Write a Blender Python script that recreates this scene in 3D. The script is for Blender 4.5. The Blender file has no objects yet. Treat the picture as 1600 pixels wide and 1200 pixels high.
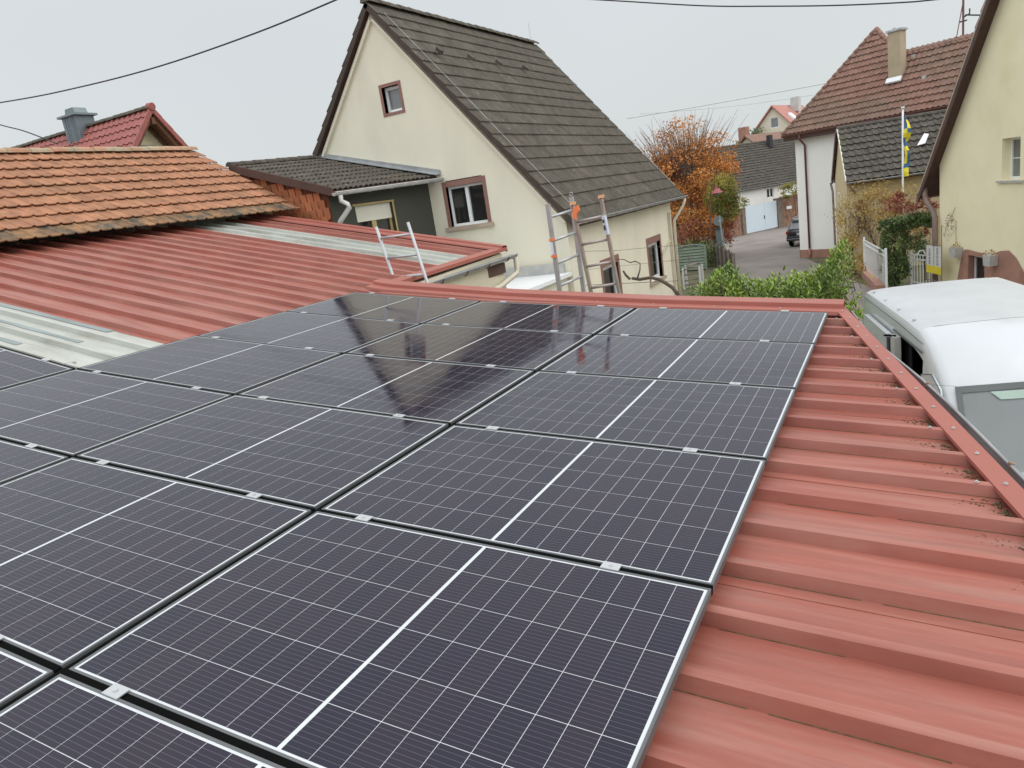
import bpy, math, random
import numpy as np
from mathutils import Matrix, Vector
from mathutils.geometry import tessellate_polygon
random.seed(7); rng = np.random.default_rng(7)
S = bpy.context.scene; COL = S.collection
R = math.radians
# ---------------------------------------------------------------- camera, sky, sun, exposure
cam_d = bpy.data.cameras.new('camera'); cam = bpy.data.objects.new('camera', cam_d); COL.objects.link(cam)
cam_d.sensor_width = 36; cam_d.lens = 1127.83/1600*36; cam_d.clip_start = .05; cam_d.clip_end = 3000
Mc = [[0.87898202, -0.01349605, -0.47666389], [0.45380851, -0.28332461, 0.84485797], [-0.14645286, -0.9589291, -0.24291262]]
cam.matrix_world = Matrix([[Mc[i][0], -Mc[i][1], -Mc[i][2], (0.5598, -2.1551, 1.3368)[i]] for i in range(3)] + [[0, 0, 0, 1]])
S.camera = cam
W = bpy.data.worlds.new('World'); S.world = W; W.use_nodes = True
nt = W.node_tree; nt.nodes.clear(); N = nt.nodes.new; L = nt.links.new
SUN_AZ, SUN_EL = 72, 42
sky = N('ShaderNodeTexSky'); sky.sky_type = 'NISHITA'; sky.sun_disc = False; sky.sun_elevation = R(SUN_EL); sky.sun_rotation = R(SUN_AZ)
sky.dust_density = 5; sky.air_density = 1; sky.ozone_density = 1
bg1 = N('ShaderNodeBackground'); L(sky.outputs[0], bg1.inputs[0]); bg1.inputs[1].default_value = .012
tc = N('ShaderNodeTexCoord'); sx = N('ShaderNodeSeparateXYZ'); L(tc.outputs['Generated'], sx.inputs[0])
mr = N('ShaderNodeMapRange'); mr.inputs[1].default_value = .22; mr.inputs[2].default_value = .95; mr.interpolation_type = 'SMOOTHSTEP'; L(sx.outputs[2], mr.inputs[0])
cn = N('ShaderNodeTexNoise'); cn.inputs['Scale'].default_value = 1.3; cn.inputs['Detail'].default_value = 2; L(tc.outputs['Generated'], cn.inputs[0])
mx = N('ShaderNodeMix'); mx.data_type = 'RGBA'; L(mr.outputs[0], mx.inputs[0])
mx.inputs[6].default_value = (.525, .553, .560, 1); mx.inputs[7].default_value = (1.02, 1.06, 1.09, 1)
hm = N('ShaderNodeMapRange'); L(cn.outputs[0], hm.inputs[0]); hm.inputs[1].default_value = .3; hm.inputs[2].default_value = .7; hm.inputs[3].default_value = .96; hm.inputs[4].default_value = 1.05
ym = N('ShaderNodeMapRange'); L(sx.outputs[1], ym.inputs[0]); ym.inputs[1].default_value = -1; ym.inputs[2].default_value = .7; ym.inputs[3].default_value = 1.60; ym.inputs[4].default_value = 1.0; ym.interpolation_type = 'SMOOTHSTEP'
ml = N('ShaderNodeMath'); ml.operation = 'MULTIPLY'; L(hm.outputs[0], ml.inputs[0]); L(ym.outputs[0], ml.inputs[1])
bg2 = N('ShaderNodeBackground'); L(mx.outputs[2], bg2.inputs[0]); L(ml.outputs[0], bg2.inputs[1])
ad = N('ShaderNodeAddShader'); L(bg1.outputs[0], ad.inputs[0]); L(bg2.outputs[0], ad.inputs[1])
wo = N('ShaderNodeOutputWorld'); L(ad.outputs[0], wo.inputs[0])
sd = bpy.data.lights.new('sun', 'SUN'); sd.energy = .75; sd.angle = R(60); sd.color = (1, .97, .93)
so = bpy.data.objects.new('sun', sd); COL.objects.link(so)
sdir = Vector((math.sin(R(SUN_AZ))*math.cos(R(SUN_EL)), math.cos(R(SUN_AZ))*math.cos(R(SUN_EL)), math.sin(R(SUN_EL))))
so.rotation_euler = sdir.to_track_quat('Z', 'Y').to_euler(); so.location = (0, 0, 30)
S.view_settings.view_transform = 'Standard'; S.view_settings.look = 'None'; S.view_settings.gamma = 1; S.view_settings.exposure = 0.30
S.view_settings.use_curve_mapping = False

# ---------------------------------------------------------------- materials
def mat(name, col, rough=.75, metal=0, var=.12, vs=3, col2=None, c2s=1.2, c2=(.5, .68), bump=0, bs=40, orand=0, spec=.5, coat=0, stretch=None, alpha=1, detail=4):
    m = bpy.data.materials.new(name); m.use_nodes = True; n = m.node_tree; b = n.nodes['Principled BSDF']
    A = n.nodes.new; K = n.links.new
    g = A('ShaderNodeNewGeometry'); src = g.outputs['Position']
    if stretch:
        vm = A('ShaderNodeVectorMath'); vm.operation = 'MULTIPLY'; K(src, vm.inputs[0]); vm.inputs[1].default_value = stretch; src = vm.outputs[0]
    no = A('ShaderNodeTexNoise'); no.inputs['Scale'].default_value = vs; no.inputs['Detail'].default_value = detail; K(src, no.inputs['Vector'])
    mr = A('ShaderNodeMapRange'); K(no.outputs[0], mr.inputs[0]); mr.inputs[1].default_value = .3; mr.inputs[2].default_value = .7
    mr.inputs[3].default_value = 1-var; mr.inputs[4].default_value = 1+var
    base = A('ShaderNodeMix'); base.data_type = 'RGBA'; base.inputs[6].default_value = (*col, 1); base.inputs[7].default_value = (*(col2 or col), 1); base.inputs[0].default_value = 0
    if col2:
        n2 = A('ShaderNodeTexNoise'); n2.inputs['Scale'].default_value = c2s; n2.inputs['Detail'].default_value = 6; n2.inputs['Roughness'].default_value = .65
        K(src, n2.inputs['Vector']); r2 = A('ShaderNodeMapRange'); K(n2.outputs[0], r2.inputs[0]); r2.inputs[1].default_value = c2[0]; r2.inputs[2].default_value = c2[1]
        K(r2.outputs[0], base.inputs[0])
    sc = A('ShaderNodeVectorMath'); sc.operation = 'SCALE'; K(base.outputs[2], sc.inputs[0]); K(mr.outputs[0], sc.inputs['Scale']); out = sc.outputs[0]
    if orand:
        oi = A('ShaderNodeObjectInfo'); r3 = A('ShaderNodeMapRange'); K(oi.outputs['Random'], r3.inputs[0]); r3.inputs[3].default_value = 1-orand; r3.inputs[4].default_value = 1+orand
        s2 = A('ShaderNodeVectorMath'); s2.operation = 'SCALE'; K(out, s2.inputs[0]); K(r3.outputs[0], s2.inputs['Scale']); out = s2.outputs[0]
    K(out, b.inputs['Base Color'])
    b.inputs['Roughness'].default_value = rough; b.inputs['Metallic'].default_value = metal; b.inputs['Specular IOR Level'].default_value = spec
    b.inputs['Coat Weight'].default_value = coat; b.inputs['Coat Roughness'].default_value = .04; b.inputs['Alpha'].default_value = alpha
    if bump:
        bn = A('ShaderNodeTexNoise'); bn.inputs['Scale'].default_value = bs; bn.inputs['Detail'].default_value = 4; K(src, bn.inputs['Vector'])
        bp = A('ShaderNodeBump'); bp.inputs['Strength'].default_value = bump; bp.inputs['Distance'].default_value = .01; K(bn.outputs[0], bp.inputs['Height']); K(bp.outputs[0], b.inputs['Normal'])
    return m
m_red = mat('red_sheet', (.300, .086, .060), .45, var=.16, vs=3.0, col2=(.345, .150, .115), c2s=2.2, c2=(.42, .7), stretch=(.45, 5.5, 1), bump=.06, bs=9, spec=.55)
m_redflash = mat('red_flashing', (.34, .105, .078), .45, var=.05, vs=2)
m_trans = mat('milky_plastic', (.43, .44, .395), .38, var=.14, vs=2, col2=(.29, .275, .235), c2s=1.8, c2=(.50, .72), stretch=(.5, 2.5, 1), bump=.05)
m_transb = mat('milky_plastic_grey', (.22, .265, .26), .3, var=.2, vs=2.5, stretch=(.6, 2, 1))
m_alu = mat('aluminium', (.47, .48, .49), .45, .6, var=.08, vs=6)
m_frame = mat('panel_frame', (.13, .133, .138), .5, .3, var=.04)
m_clamp = mat('clamp_metal', (.55, .56, .57), .4, .5, var=.05)
m_back = mat('backsheet', (.58, .60, .61), .25, var=.03, spec=.5, coat=.2)
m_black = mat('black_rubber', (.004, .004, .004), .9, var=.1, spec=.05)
m_zinc = mat('zinc', (.42, .44, .45), .38, .75, var=.16, vs=4)
m_rust = mat('rusty_bracket', (.30, .19, .13), .7, .3, var=.25, vs=20)
m_zincd = mat('zinc_dull', (.50, .50, .48), .5, .25, var=.12, vs=5)
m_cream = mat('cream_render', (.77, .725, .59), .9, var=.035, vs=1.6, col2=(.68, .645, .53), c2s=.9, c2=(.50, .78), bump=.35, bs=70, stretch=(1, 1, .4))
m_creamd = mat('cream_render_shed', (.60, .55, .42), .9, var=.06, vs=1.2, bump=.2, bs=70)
m_yellow = mat('yellow_render', (.87, .80, .56), .9, var=.04, vs=.9, col2=(.80, .72, .46), c2s=.8, c2=(.5, .8), bump=.2, bs=70)
m_ochre = mat('ochre_render', (.60, .49, .30), .9, var=.05, vs=.8, bump=.2, bs=60)
m_chimz = mat('slate_blue_zinc', (.15, .18, .20), .45, .3, var=.1)
m_chim = mat('chimney_render', (.44, .36, .25), .9, var=.08, vs=2)
m_white = mat('white_render', (.88, .865, .82), .9, var=.03, vs=.6, bump=.15, bs=60)
m_plinth = mat('sandstone_plinth', (.36, .19, .14), .9, var=.15, vs=3, bump=.4, bs=25)
m_tileO = mat('orange_tile', (.345, .160, .086), .85, var=.24, vs=5.5, col2=(.28, .15, .075), c2s=1.05, c2=(.48, .8), orand=.11, bump=.35, bs=55)
m_tileOw = mat('orange_tile_weathered', (.28, .15, .07), .9, var=.3, vs=6, col2=(.07, .065, .05), c2s=2.2, c2=(.42, .62), orand=.25, bump=.4, bs=60)
m_tileG = mat('grey_brown_tile', (.098, .085, .066), .92, var=.25, vs=4, col2=(.21, .20, .16), c2s=11, c2=(.60, .72), orand=.14, bump=.4, bs=60)
m_tileA = mat('dark_grey_tile', (.085, .072, .056), .92, var=.25, vs=5, col2=(.20, .19, .15), c2s=8, c2=(.60, .72), orand=.15, bump=.4, bs=60)
m_tileV = mat('verge_tile_dark', (.065, .047, .038), .9, var=.2, vs=6, bump=.2)
m_tileR = mat('red_glazed_tile', (.30, .085, .070), .5, var=.10, vs=3, bump=.1)
m_tileW = mat('faded_red_tile', (.255, .138, .105), .9, var=.2, vs=3.2, col2=(.20, .135, .10), c2s=.55, c2=(.40, .66), bump=.4, bs=40)
m_tileB = mat('mossy_dark_tile', (.095, .083, .070), .92, var=.35, vs=4, col2=(.105, .10, .062), c2s=1.5, c2=(.52, .75), bump=.4, bs=40)
m_ridgeO = mat('ridge_clay', (.42, .225, .14), .9, var=.2, vs=4, col2=(.36, .32, .22), c2s=3, c2=(.4, .6), bump=.3)
m_shing = mat('terracotta_shingle', (.47, .165, .075), .8, var=.1, vs=6, orand=.18, bump=.2)
m_shingb = mat('shingle_backing', (.16, .05, .025), .9)
m_board = mat('dark_fascia', (.085, .045, .036), .7, var=.15, vs=5)
m_pinkb = mat('brown_paint', (.26, .135, .11), .75, var=.08, vs=4)
m_sill = mat('sandstone_sill', (.42, .335, .26), .85, var=.12, vs=6)
m_pvc = mat('white_pvc', (.80, .82, .83), .35, var=.02)
m_cream_pvc = mat('cream_shutter', (.72, .70, .60), .5, var=.03)
m_ywood = mat('yellow_wood', (.42, .32, .14), .6, var=.1)
m_glass = mat('window_glass', (.018, .02, .022), .06, var=.3, vs=3, spec=.8)
m_glassg = mat('window_glass_curtain', (.16, .17, .175), .12, var=.25, vs=2, spec=.8)
m_dkgreen = mat('dark_green_cladding', (.052, .056, .042), .85, var=.08, vs=2, bump=.1)
m_wood = mat('brown_wood', (.14, .062, .032), .7, var=.15, vs=6)
m_oldwood = mat('weathered_wood', (.20, .165, .14), .9, var=.25, vs=8, bump=.3)
m_pipebr = mat('brown_pipe', (.17, .068, .052), .5, var=.1)
m_pipegb = mat('grey_brown_pipe', (.24, .17, .15), .5, var=.15, vs=4)
m_beige = mat('beige_pipe', (.60, .55, .43), .5, var=.08)
m_asph = mat('asphalt', (.235, .205, .185), .95, var=.10, vs=.5, col2=(.165, .14, .125), c2s=.35, c2=(.45, .7), bump=.3, bs=40)
m_soil = mat('garden_soil', (.12, .095, .055), .97, var=.3, vs=1.4, col2=(.07, .09, .03), c2s=.4, c2=(.4, .6), bump=.5, bs=20)
m_van = mat('white_van_paint', (.55, .57, .585), .28, var=.03, vs=1.5, coat=.5)
m_vanroof = mat('grimy_white_roof', (.50, .515, .525), .42, var=.05, vs=1.6, col2=(.42, .435, .43), c2s=.9, c2=(.52, .8), stretch=(1, 1, 1))
m_car = mat('dark_car_paint', (.018, .02, .025), .25, var=.05, coat=.8)
m_inside = mat('dark_interior', (.035, .035, .04), .9, var=.1)
m_dash = mat('dashboard_plastic', (.11, .12, .12), .7, var=.08)
m_skyglass = mat('windscreen_glass', (.44, .47, .47), .07, var=.10, vs=.8, alpha=.46, spec=.7)  # pale grey base paints the sky's reflection into the glass colour
m_visor = mat('green_tint_band', (.42, .55, .47), .15, var=.05, alpha=.75)
m_paper = mat('paper', (.62, .72, .72), .8, var=.05)
m_redl = mat('tail_lamp', (.35, .01, .012), .2, var=.05)
m_wire = mat('cable_black', (.03, .028, .035), .7, var=.1)
m_wire2 = mat('cable_grey', (.60, .61, .63), .8, var=.1)
m_bark = mat('bark', (.105, .078, .058), .95, var=.3, vs=8, bump=.5, bs=30)
m_twig = mat('pale_twig', (.21, .14, .105), .9, var=.2)
m_leafO = mat('autumn_leaf', (.60, .275, .065), .8, var=.35, vs=1.1, col2=(.44, .155, .05), c2s=.45, c2=(.42, .62))
m_leafY = mat('yellow_green_leaf', (.36, .31, .06), .8, var=.35, vs=1.5, col2=(.18, .19, .045), c2s=.6, c2=(.45, .6))
m_leafG = mat('bright_green_leaf', (.27, .38, .05), .5, var=.35, vs=2.5, col2=(.11, .19, .032), c2s=1.6, c2=(.45, .65))
m_leafI = mat('ivy_leaf', (.11, .16, .05), .6, var=.3, vs=2, col2=(.30, .34, .12), c2s=1.0, c2=(.55, .7))
m_leafH = mat('ochre_leaf', (.46, .32, .08), .8, var=.35, vs=2, col2=(.32, .18, .08), c2s=1, c2=(.45, .6))
m_leafR = mat('russet_leaf', (.36, .13, .08), .8, var=.3, vs=2)
m_leafF = mat('far_green_leaf', (.15, .20, .10), .85, var=.3, vs=.7)
m_stone = mat('red_sandstone', (.33, .185, .125), .95, var=.28, vs=2.5, col2=(.22, .125, .085), c2s=1.2, c2=(.4, .6), bump=.5, bs=15)
m_gate = mat('pale_blue_gate', (.60, .69, .75), .45, var=.02)
m_concrete = mat('weathered_post', (.20, .155, .12), .95, var=.2, vs=4, bump=.3)
m_picket = mat('picket_wood', (.085, .065, .058), .9, var=.3, vs=5)
m_ggreen = mat('green_garden_panel', (.215, .265, .20), .85, var=.15, vs=3)
m_orange = mat('orange_plastic', (.85, .22, .07), .5, var=.06)
m_peach = mat('peach_cap', (.85, .48, .28), .5, var=.05)
m_ladrefl = mat('ladder_roof_reflection', (.46, .40, .37), .4, .55, var=.12, vs=8)  # plain aluminium; the reddish brown is the red roof's reflection painted in
m_fy = mat('flag_yellow', (.82, .70, .03), .7, var=.04)
m_fb = mat('flag_blue', (.045, .13, .27), .7, var=.05)
m_sign = mat('sign_white', (.62, .62, .60), .5, var=.04)
m_signy = mat('sign_yellow', (.68, .54, .03), .5, var=.05)
m_ink = mat('dark_lettering', (.05, .05, .06), .7, var=.05)
m_signback = mat('sign_back', (.19, .23, .24), .5, .4, var=.05)
m_lampred = mat('lamp_shade_red', (.32, .07, .075), .5, var=.05)
m_moss = mat('moss_dirt', (.10, .085, .035), .98, var=.35, vs=20, col2=(.16, .12, .075), c2s=30, bump=.8, bs=60)
m_pink = mat('far_pink_render', (.60, .47, .38), .9, var=.04)
m_farred = mat('far_red_tile', (.44, .20, .165), .8, var=.1, vs=1)
m_farcream = mat('far_cream', (.68, .63, .50), .9, var=.03)
m_label = mat('ladder_label', (.62, .68, .78), .5, var=.05)
m_teal = mat('teal_plastic', (.03, .30, .34), .5, var=.05)
def cellmat():
    m = bpy.data.materials.new('solar_cell'); m.use_nodes = True; n = m.node_tree; b = n.nodes['Principled BSDF']; A = n.nodes.new; K = n.links.new
    t = A('ShaderNodeTexCoord'); s = A('ShaderNodeSeparateXYZ'); K(t.outputs['Object'], s.inputs[0])
    mu = A('ShaderNodeMath'); mu.operation = 'MULTIPLY'; mu.inputs[1].default_value = 10/.1802; K(s.outputs[1], mu.inputs[0])
    fr = A('ShaderNodeMath'); fr.operation = 'FRACT'; K(mu.outputs[0], fr.inputs[0])
    lt = A('ShaderNodeMath'); lt.operation = 'LESS_THAN'; lt.inputs[1].default_value = .05; K(fr.outputs[0], lt.inputs[0])
    oi = A('ShaderNodeObjectInfo'); cr = A('ShaderNodeValToRGB'); K(oi.outputs['Random'], cr.inputs[0])
    cr.color_ramp.elements[0].color = (.009, .007, .022, 1); cr.color_ramp.elements[1].color = (.017, .011, .024, 1)
    mx = A('ShaderNodeMix'); mx.data_type = 'RGBA'; K(lt.outputs[0], mx.inputs[0]); K(cr.outputs[0], mx.inputs[6]); mx.inputs[7].default_value = (.115, .11, .13, 1)
    K(mx.outputs[2], b.inputs['Base Color']); b.inputs['Roughness'].default_value = .35; b.inputs['Specular IOR Level'].default_value = .0
    b.inputs['Coat Weight'].default_value = 1; b.inputs['Coat Roughness'].default_value = .035; b.inputs['Coat IOR'].default_value = 1.41
    g = A('ShaderNodeNewGeometry'); nz = A('ShaderNodeTexNoise'); nz.inputs['Scale'].default_value = 1.1; K(g.outputs['Position'], nz.inputs['Vector'])
    bp = A('ShaderNodeBump'); bp.inputs['Strength'].default_value = .05; bp.inputs['Distance'].default_value = .012; K(nz.outputs[0], bp.inputs['Height']); K(bp.outputs[0], b.inputs['Coat Normal'])
    n3 = A('ShaderNodeTexNoise'); n3.inputs['Scale'].default_value = 2.3; n3.inputs['Detail'].default_value = 6; n3.inputs['Roughness'].default_value = .7; K(g.outputs['Position'], n3.inputs['Vector'])
    r3 = A('ShaderNodeMapRange'); K(n3.outputs[0], r3.inputs[0]); r3.inputs[1].default_value = .35; r3.inputs[2].default_value = .68; r3.inputs[3].default_value = .03; r3.inputs[4].default_value = .13; K(r3.outputs[0], b.inputs['Coat Roughness'])
    return m
m_cell = cellmat()

# ---------------------------------------------------------------- helpers
MODE = {}
def root_of(o):
    while o.parent: o = o.parent
    return o
def tag(o, label=None, cat=None, group=None, kind=None):
    if label: o['label'] = label
    if cat: o['category'] = cat
    if group: o['group'] = group
    if kind: o['kind'] = kind
    return o
def thing(name, label, cat, loc=(0, 0, 0), rot=None, group=None):
    """Empty at the thing's base. rot=None: part vertices are given in world space; rot=azimuth (deg) of local +y: local space."""
    o = bpy.data.objects.new(name, None); COL.objects.link(o); o.empty_display_size = .2; o.location = loc
    if rot is not None: o.rotation_euler = (0, 0, -R(rot))
    MODE[o.name] = 'w' if rot is None else 'l'
    return tag(o, label, cat, group)
def offs(parent):
    if parent is None: return Vector((0, 0, 0))
    r = root_of(parent); return r.location.copy() if MODE.get(r.name) == 'w' else Vector((0, 0, 0))
class MB:
    def __init__(s): s.v = []; s.f = []
    def quad(s, *p): n = len(s.v); s.v += [tuple(q) for q in p]; s.f.append(tuple(range(n, n+len(p)))); return s
    def box(s, x0, x1, y0, y1, z0, z1):
        n = len(s.v); s.v += [(x, y, z) for x in (x0, x1) for y in (y0, y1) for z in (z0, z1)]
        s.f += [tuple(n+i for i in q) for q in ((0, 1, 3, 2), (4, 6, 7, 5), (0, 4, 5, 1), (2, 3, 7, 6), (0, 2, 6, 4), (1, 5, 7, 3))]; return s
    def prism(s, poly, vec):
        n = len(s.v); k = len(poly); vec = Vector(vec); s.v += [tuple(p) for p in poly]+[tuple(Vector(p)+vec) for p in poly]
        s.f.append(tuple(range(n, n+k))); s.f.append(tuple(range(n+2*k-1, n+k-1, -1)))
        s.f += [(n+i, n+(i+1) % k, n+k+(i+1) % k, n+k+i) for i in range(k)]; return s
    def bar(s, a, b, w, h, up=(0, 0, 1)):
        a = Vector(a); b = Vector(b); d = (b-a).normalized(); r = d.cross(Vector(up))
        if r.length < 1e-4: r = d.cross(Vector((1, 0, 0)))
        r.normalize(); u = r.cross(d); r = r*w/2; u = u*h/2
        return s.prism([a-r-u, a+r-u, a+r+u, a-r+u], b-a)
    def tube(s, pts, r, n=8, cap=True):
        pts = [Vector(p) for p in pts]; rs = r if isinstance(r, (list, tuple)) else [r]*len(pts); base = len(s.v); ref = None
        for i, p in enumerate(pts):
            d = (pts[min(i+1, len(pts)-1)]-pts[max(i-1, 0)]).normalized()
            if ref is None: ref = d.orthogonal().normalized()
            ref = (ref-d*ref.dot(d)).normalized(); q = d.cross(ref)
            s.v += [tuple(p+(ref*math.cos(2*math.pi*j/n)+q*math.sin(2*math.pi*j/n))*rs[i]) for j in range(n)]
        for i in range(len(pts)-1):
            for j in range(n):
                a = base+i*n+j; b = base+i*n+(j+1) % n; s.f.append((a, b, b+n, a+n))
        if cap: s.f.append(tuple(base+j for j in range(n))[::-1]); s.f.append(tuple(base+(len(pts)-1)*n+j for j in range(n)))
        return s
    def strip(s, rows, closed=False):
        """grid of points -> quads"""
        n = len(s.v); w = len(rows[0])
        for r in rows: s.v += [tuple(p) for p in r]
        for i in range(len(rows)-1):
            for j in range(w if closed else w-1):
                j2 = (j+1) % w; s.f.append((n+i*w+j, n+i*w+j2, n+(i+1)*w+j2, n+(i+1)*w+j))
        return s
    def build(s, name, m, parent=None, F=None, smooth=False, bevel=0, label=None, kind=None):
        v = s.v
        if F is not None: v = [tuple(F @ Vector(p)) for p in v]
        o = offs(parent)
        if o.length: v = [(p[0]-o.x, p[1]-o.y, p[2]-o.z) for p in v]
        me = bpy.data.meshes.new(name); me.from_pydata(v, [], s.f); me.validate()
        if smooth: me.polygons.foreach_set('use_smooth', [True]*len(me.polygons))
        for k in (m if isinstance(m, list) else [m]): me.materials.append(k)
        ob = bpy.data.objects.new(name, me); COL.objects.link(ob); ob.parent = parent
        if bevel:
            b = ob.modifiers.new('bevel', 'BEVEL'); b.width = bevel; b.segments = 2; b.limit_method = 'ANGLE'
        if label: ob['label'] = label
        if kind: ob['kind'] = kind
        return ob
def inst(name, me, parent, M):
    o = bpy.data.objects.new(name, me); COL.objects.link(o); o.parent = parent; o.matrix_basis = M; return o
def copy_tree(o, parent=None):
    c = o.copy(); COL.objects.link(c); c.parent = parent
    if o.name in MODE: MODE[c.name] = MODE[o.name]
    for ch in list(o.children): copy_tree(ch, c)
    return c
def frame(o, az=None, X=None, Y=None):
    """4x4 local frame: x along the wall, y inward, z up, at origin o"""
    if az is not None: X = (math.sin(R(az)), math.cos(R(az)), 0); Y = (-X[1], X[0], 0)
    X = Vector(X); Y = Vector(Y); Z = X.cross(Y)
    return Matrix([[X[i], Y[i], Z[i], o[i]] for i in range(3)]+[[0, 0, 0, 1]])
# tiles -----------------------------------------------------------
PROF = {
 'roll': ([0, .05, .12, .20, .27, .34, .60, .92, 1.0], [.003, .014, .021, .018, .008, .001, 0, 0, .004]),
 'double': ([i/12 for i in range(13)], [(0, .022, .030, .030, .022, 0, 0, .022, .030, .030, .022, 0, 0)[i] for i in range(13)]),
 'pan': ([0, .08, .18, .32, .55, .85, 1], [.022, .050, .052, .018, -.006, .004, .022]),
 'flat': ([0, .03, .97, 1], [0, .004, .004, 0])}
def tile_geom(prof, t=.018, lift=.034):
    xs, hs = PROF[prof]; k = len(xs); v = []; f = []
    for x, h in zip(xs, hs): v.append((x, -.02, h+lift-t))
    for x, h in zip(xs, hs): v.append((x, -.02, h+lift))
    for x, h in zip(xs, hs): v.append((x, 1.04, h+.002))
    for j in range(k-1): f.append((j, j+1, k+j+1, k+j)); f.append((k+j, k+j+1, 2*k+j+1, 2*k+j))
    f.append((0, k, 2*k)); f.append((k-1, 3*k-1, 2*k-1))
    return v, f
def tiles(parent, A, B, C, D, nc, nr, prof, m, name='tile', maxinst=0, mask=None, order=None, m2=None, lift=.034, jit=.004, stuffname='tile_field'):
    """A-B lower edge (left to right seen from outside), D-C upper edge"""
    o = offs(parent); A, B, C, D = [Vector(p)-o for p in (A, B, C, D)]
    v, f = tile_geom(prof, lift=lift); cells = []
    for r in range(nr):
        for c in range(nc):
            if mask and not mask((c+.5)/nc, (r+.5)/nr): continue
            cells.append((r, c))
    if order: cells.sort(key=order)
    me = {}
    for key, mm in (('a', m), ('b', m2)):
        if mm is not None and maxinst:
            q = bpy.data.meshes.new(name); q.from_pydata(v, [], f); q.materials.append(mm); me[key] = q
    V = np.array(v); allv = []; allf = []
    for i, (r, c) in enumerate(cells):
        u0 = c/nc; w0 = r/nr; w1 = (r+1)/nr; uc = (c+.5)/nc
        P = lambda u, w: (A*(1-u)+B*u)*(1-w)+(D*(1-u)+C*u)*w
        p = P(u0, w0); du = P((c+1)/nc, w0)-p; dv = P(u0, w1)-p; n = du.cross(dv).normalized()
        p = p+n*random.uniform(-jit, jit)+dv*random.uniform(-.012, .012); dv2 = dv+n*random.uniform(-jit, jit)*.6
        if i < maxinst:
            key = 'b' if (m2 is not None and r == 0) else 'a'
            inst(name, me[key], parent, Matrix([[du[k], dv2[k], n[k], p[k]] for k in range(3)]+[[0, 0, 0, 1]]))
        else:
            Mx = np.array([du[:], dv2[:], n[:]]); allv.append(V@Mx+np.array(p[:])); b = len(v)*(len(allv)-1)
            allf += [tuple(b+j for j in q) for q in f]
    if allv:
        q = bpy.data.meshes.new(stuffname); q.from_pydata(np.concatenate(allv).tolist(), [], allf); q.materials.append(m)
        ob = bpy.data.objects.new(stuffname, q); COL.objects.link(ob); ob.parent = parent; ob['kind'] = 'stuff'
def ridge(parent, a, b, n, r, m, name='ridge_tile'):
    o = offs(parent); a = Vector(a)-o; b = Vector(b)-o; d = (b-a)/n; x = d.normalized(); y = Vector((0, 0, 1)).cross(x).normalized(); z = x.cross(y)
    v = []; f = []; k = 7
    for t, rr in ((-.03, 1.0), (1.0, .88)):
        for j in range(k): th = math.pi*(j/(k-1)); v.append((t*d.length, math.cos(th)*r*rr*1.1, math.sin(th)*r*rr-.02))
    for j in range(k-1): f.append((j, j+1, k+j+1, k+j))
    f.append(tuple(range(k)))
    me = bpy.data.meshes.new(name); me.from_pydata(v, [], f); me.materials.append(m)
    for i in range(n):
        p = a+d*i; inst(name, me, parent, Matrix([[x[q], y[q], z[q], p[q]+(random.uniform(-.005, .008) if q == 2 else 0)] for q in range(3)]+[[0, 0, 0, 1]]))
def wall(parent, F, outline, holes, m, depth=.16, name='wall'):
    outer = [Vector((x, 0, z)) for x, z in outline]; loops = [outer]; mb = MB()
    for (x0, x1, z0, z1) in holes: loops.append([Vector((x0, 0, z0)), Vector((x0, 0, z1)), Vector((x1, 0, z1)), Vector((x1, 0, z0))])
    pts = [p for l in loops for p in l]
    if holes:
        for t in tessellate_polygon([[Vector((p.x, p.z, 0)) for p in l] for l in loops]): mb.quad(*[pts[i] for i in t])
    else: mb.quad(*pts)
    for l in loops[1:]:
        for i in range(4): a, b = l[i], l[(i+1) % 4]; mb.quad(a, b, b+Vector((0, depth, 0)), a+Vector((0, depth, 0)))
    return mb.build(name, m, parent, F)
def window(parent, F, x0, x1, z0, z1, depth=.10, sashes=2, surround=None, sw=.09, top=None, sill=None, glass=None, fm=None, fw=.06, bars=0, proud=.012):
    glass = glass or m_glass; fm = fm or m_pvc
    w = MB()
    for (a, b, c, d) in ((x0, x1, z0, z0+fw), (x0, x1, z1-fw, z1), (x0, x0+fw, z0+fw, z1-fw), (x1-fw, x1, z0+fw, z1-fw)): w.box(a, b, depth, depth+.06, c, d)
    for i in range(1, sashes):
        xc = x0+(x1-x0)*i/sashes; w.box(xc-fw*.75, xc+fw*.75, depth-.01, depth+.05, z0+fw, z1-fw)
    for i in range(bars):
        zc = z0+(z1-z0)*(i+1)/(bars+1); w.box(x0+fw, x1-fw, depth+.015, depth+.03, zc-.012, zc+.012)
    wo = w.build('window', fm, parent, F)
    for i in range(sashes):
        a = x0+(x1-x0)*i/sashes; b = x0+(x1-x0)*(i+1)/sashes
        MB().box(a+fw*.8, b-fw*.8, depth+.034, depth+.042, z0+fw*.9, z1-fw*.9).build('pane', glass, wo, F)
    if surround:
        s = MB(); t = top or sw
        s.box(x0-sw, x0, -proud, depth, z0-.001, z1+t).box(x1, x1+sw, -proud, depth, z0-.001, z1+t).box(x0, x1, -proud, depth, z1, z1+t)
        if not sill: s.box(x0-sw, x1+sw, -proud, depth, z0-sw, z0-.002)
        s.build('window_surround', surround, wo, F)
    if sill: MB().box(x0-sw-.06, x1+sw+.06, -.07, depth, z0-.09, z0-.003).build('sill', sill, wo, F)
    return wo
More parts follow.
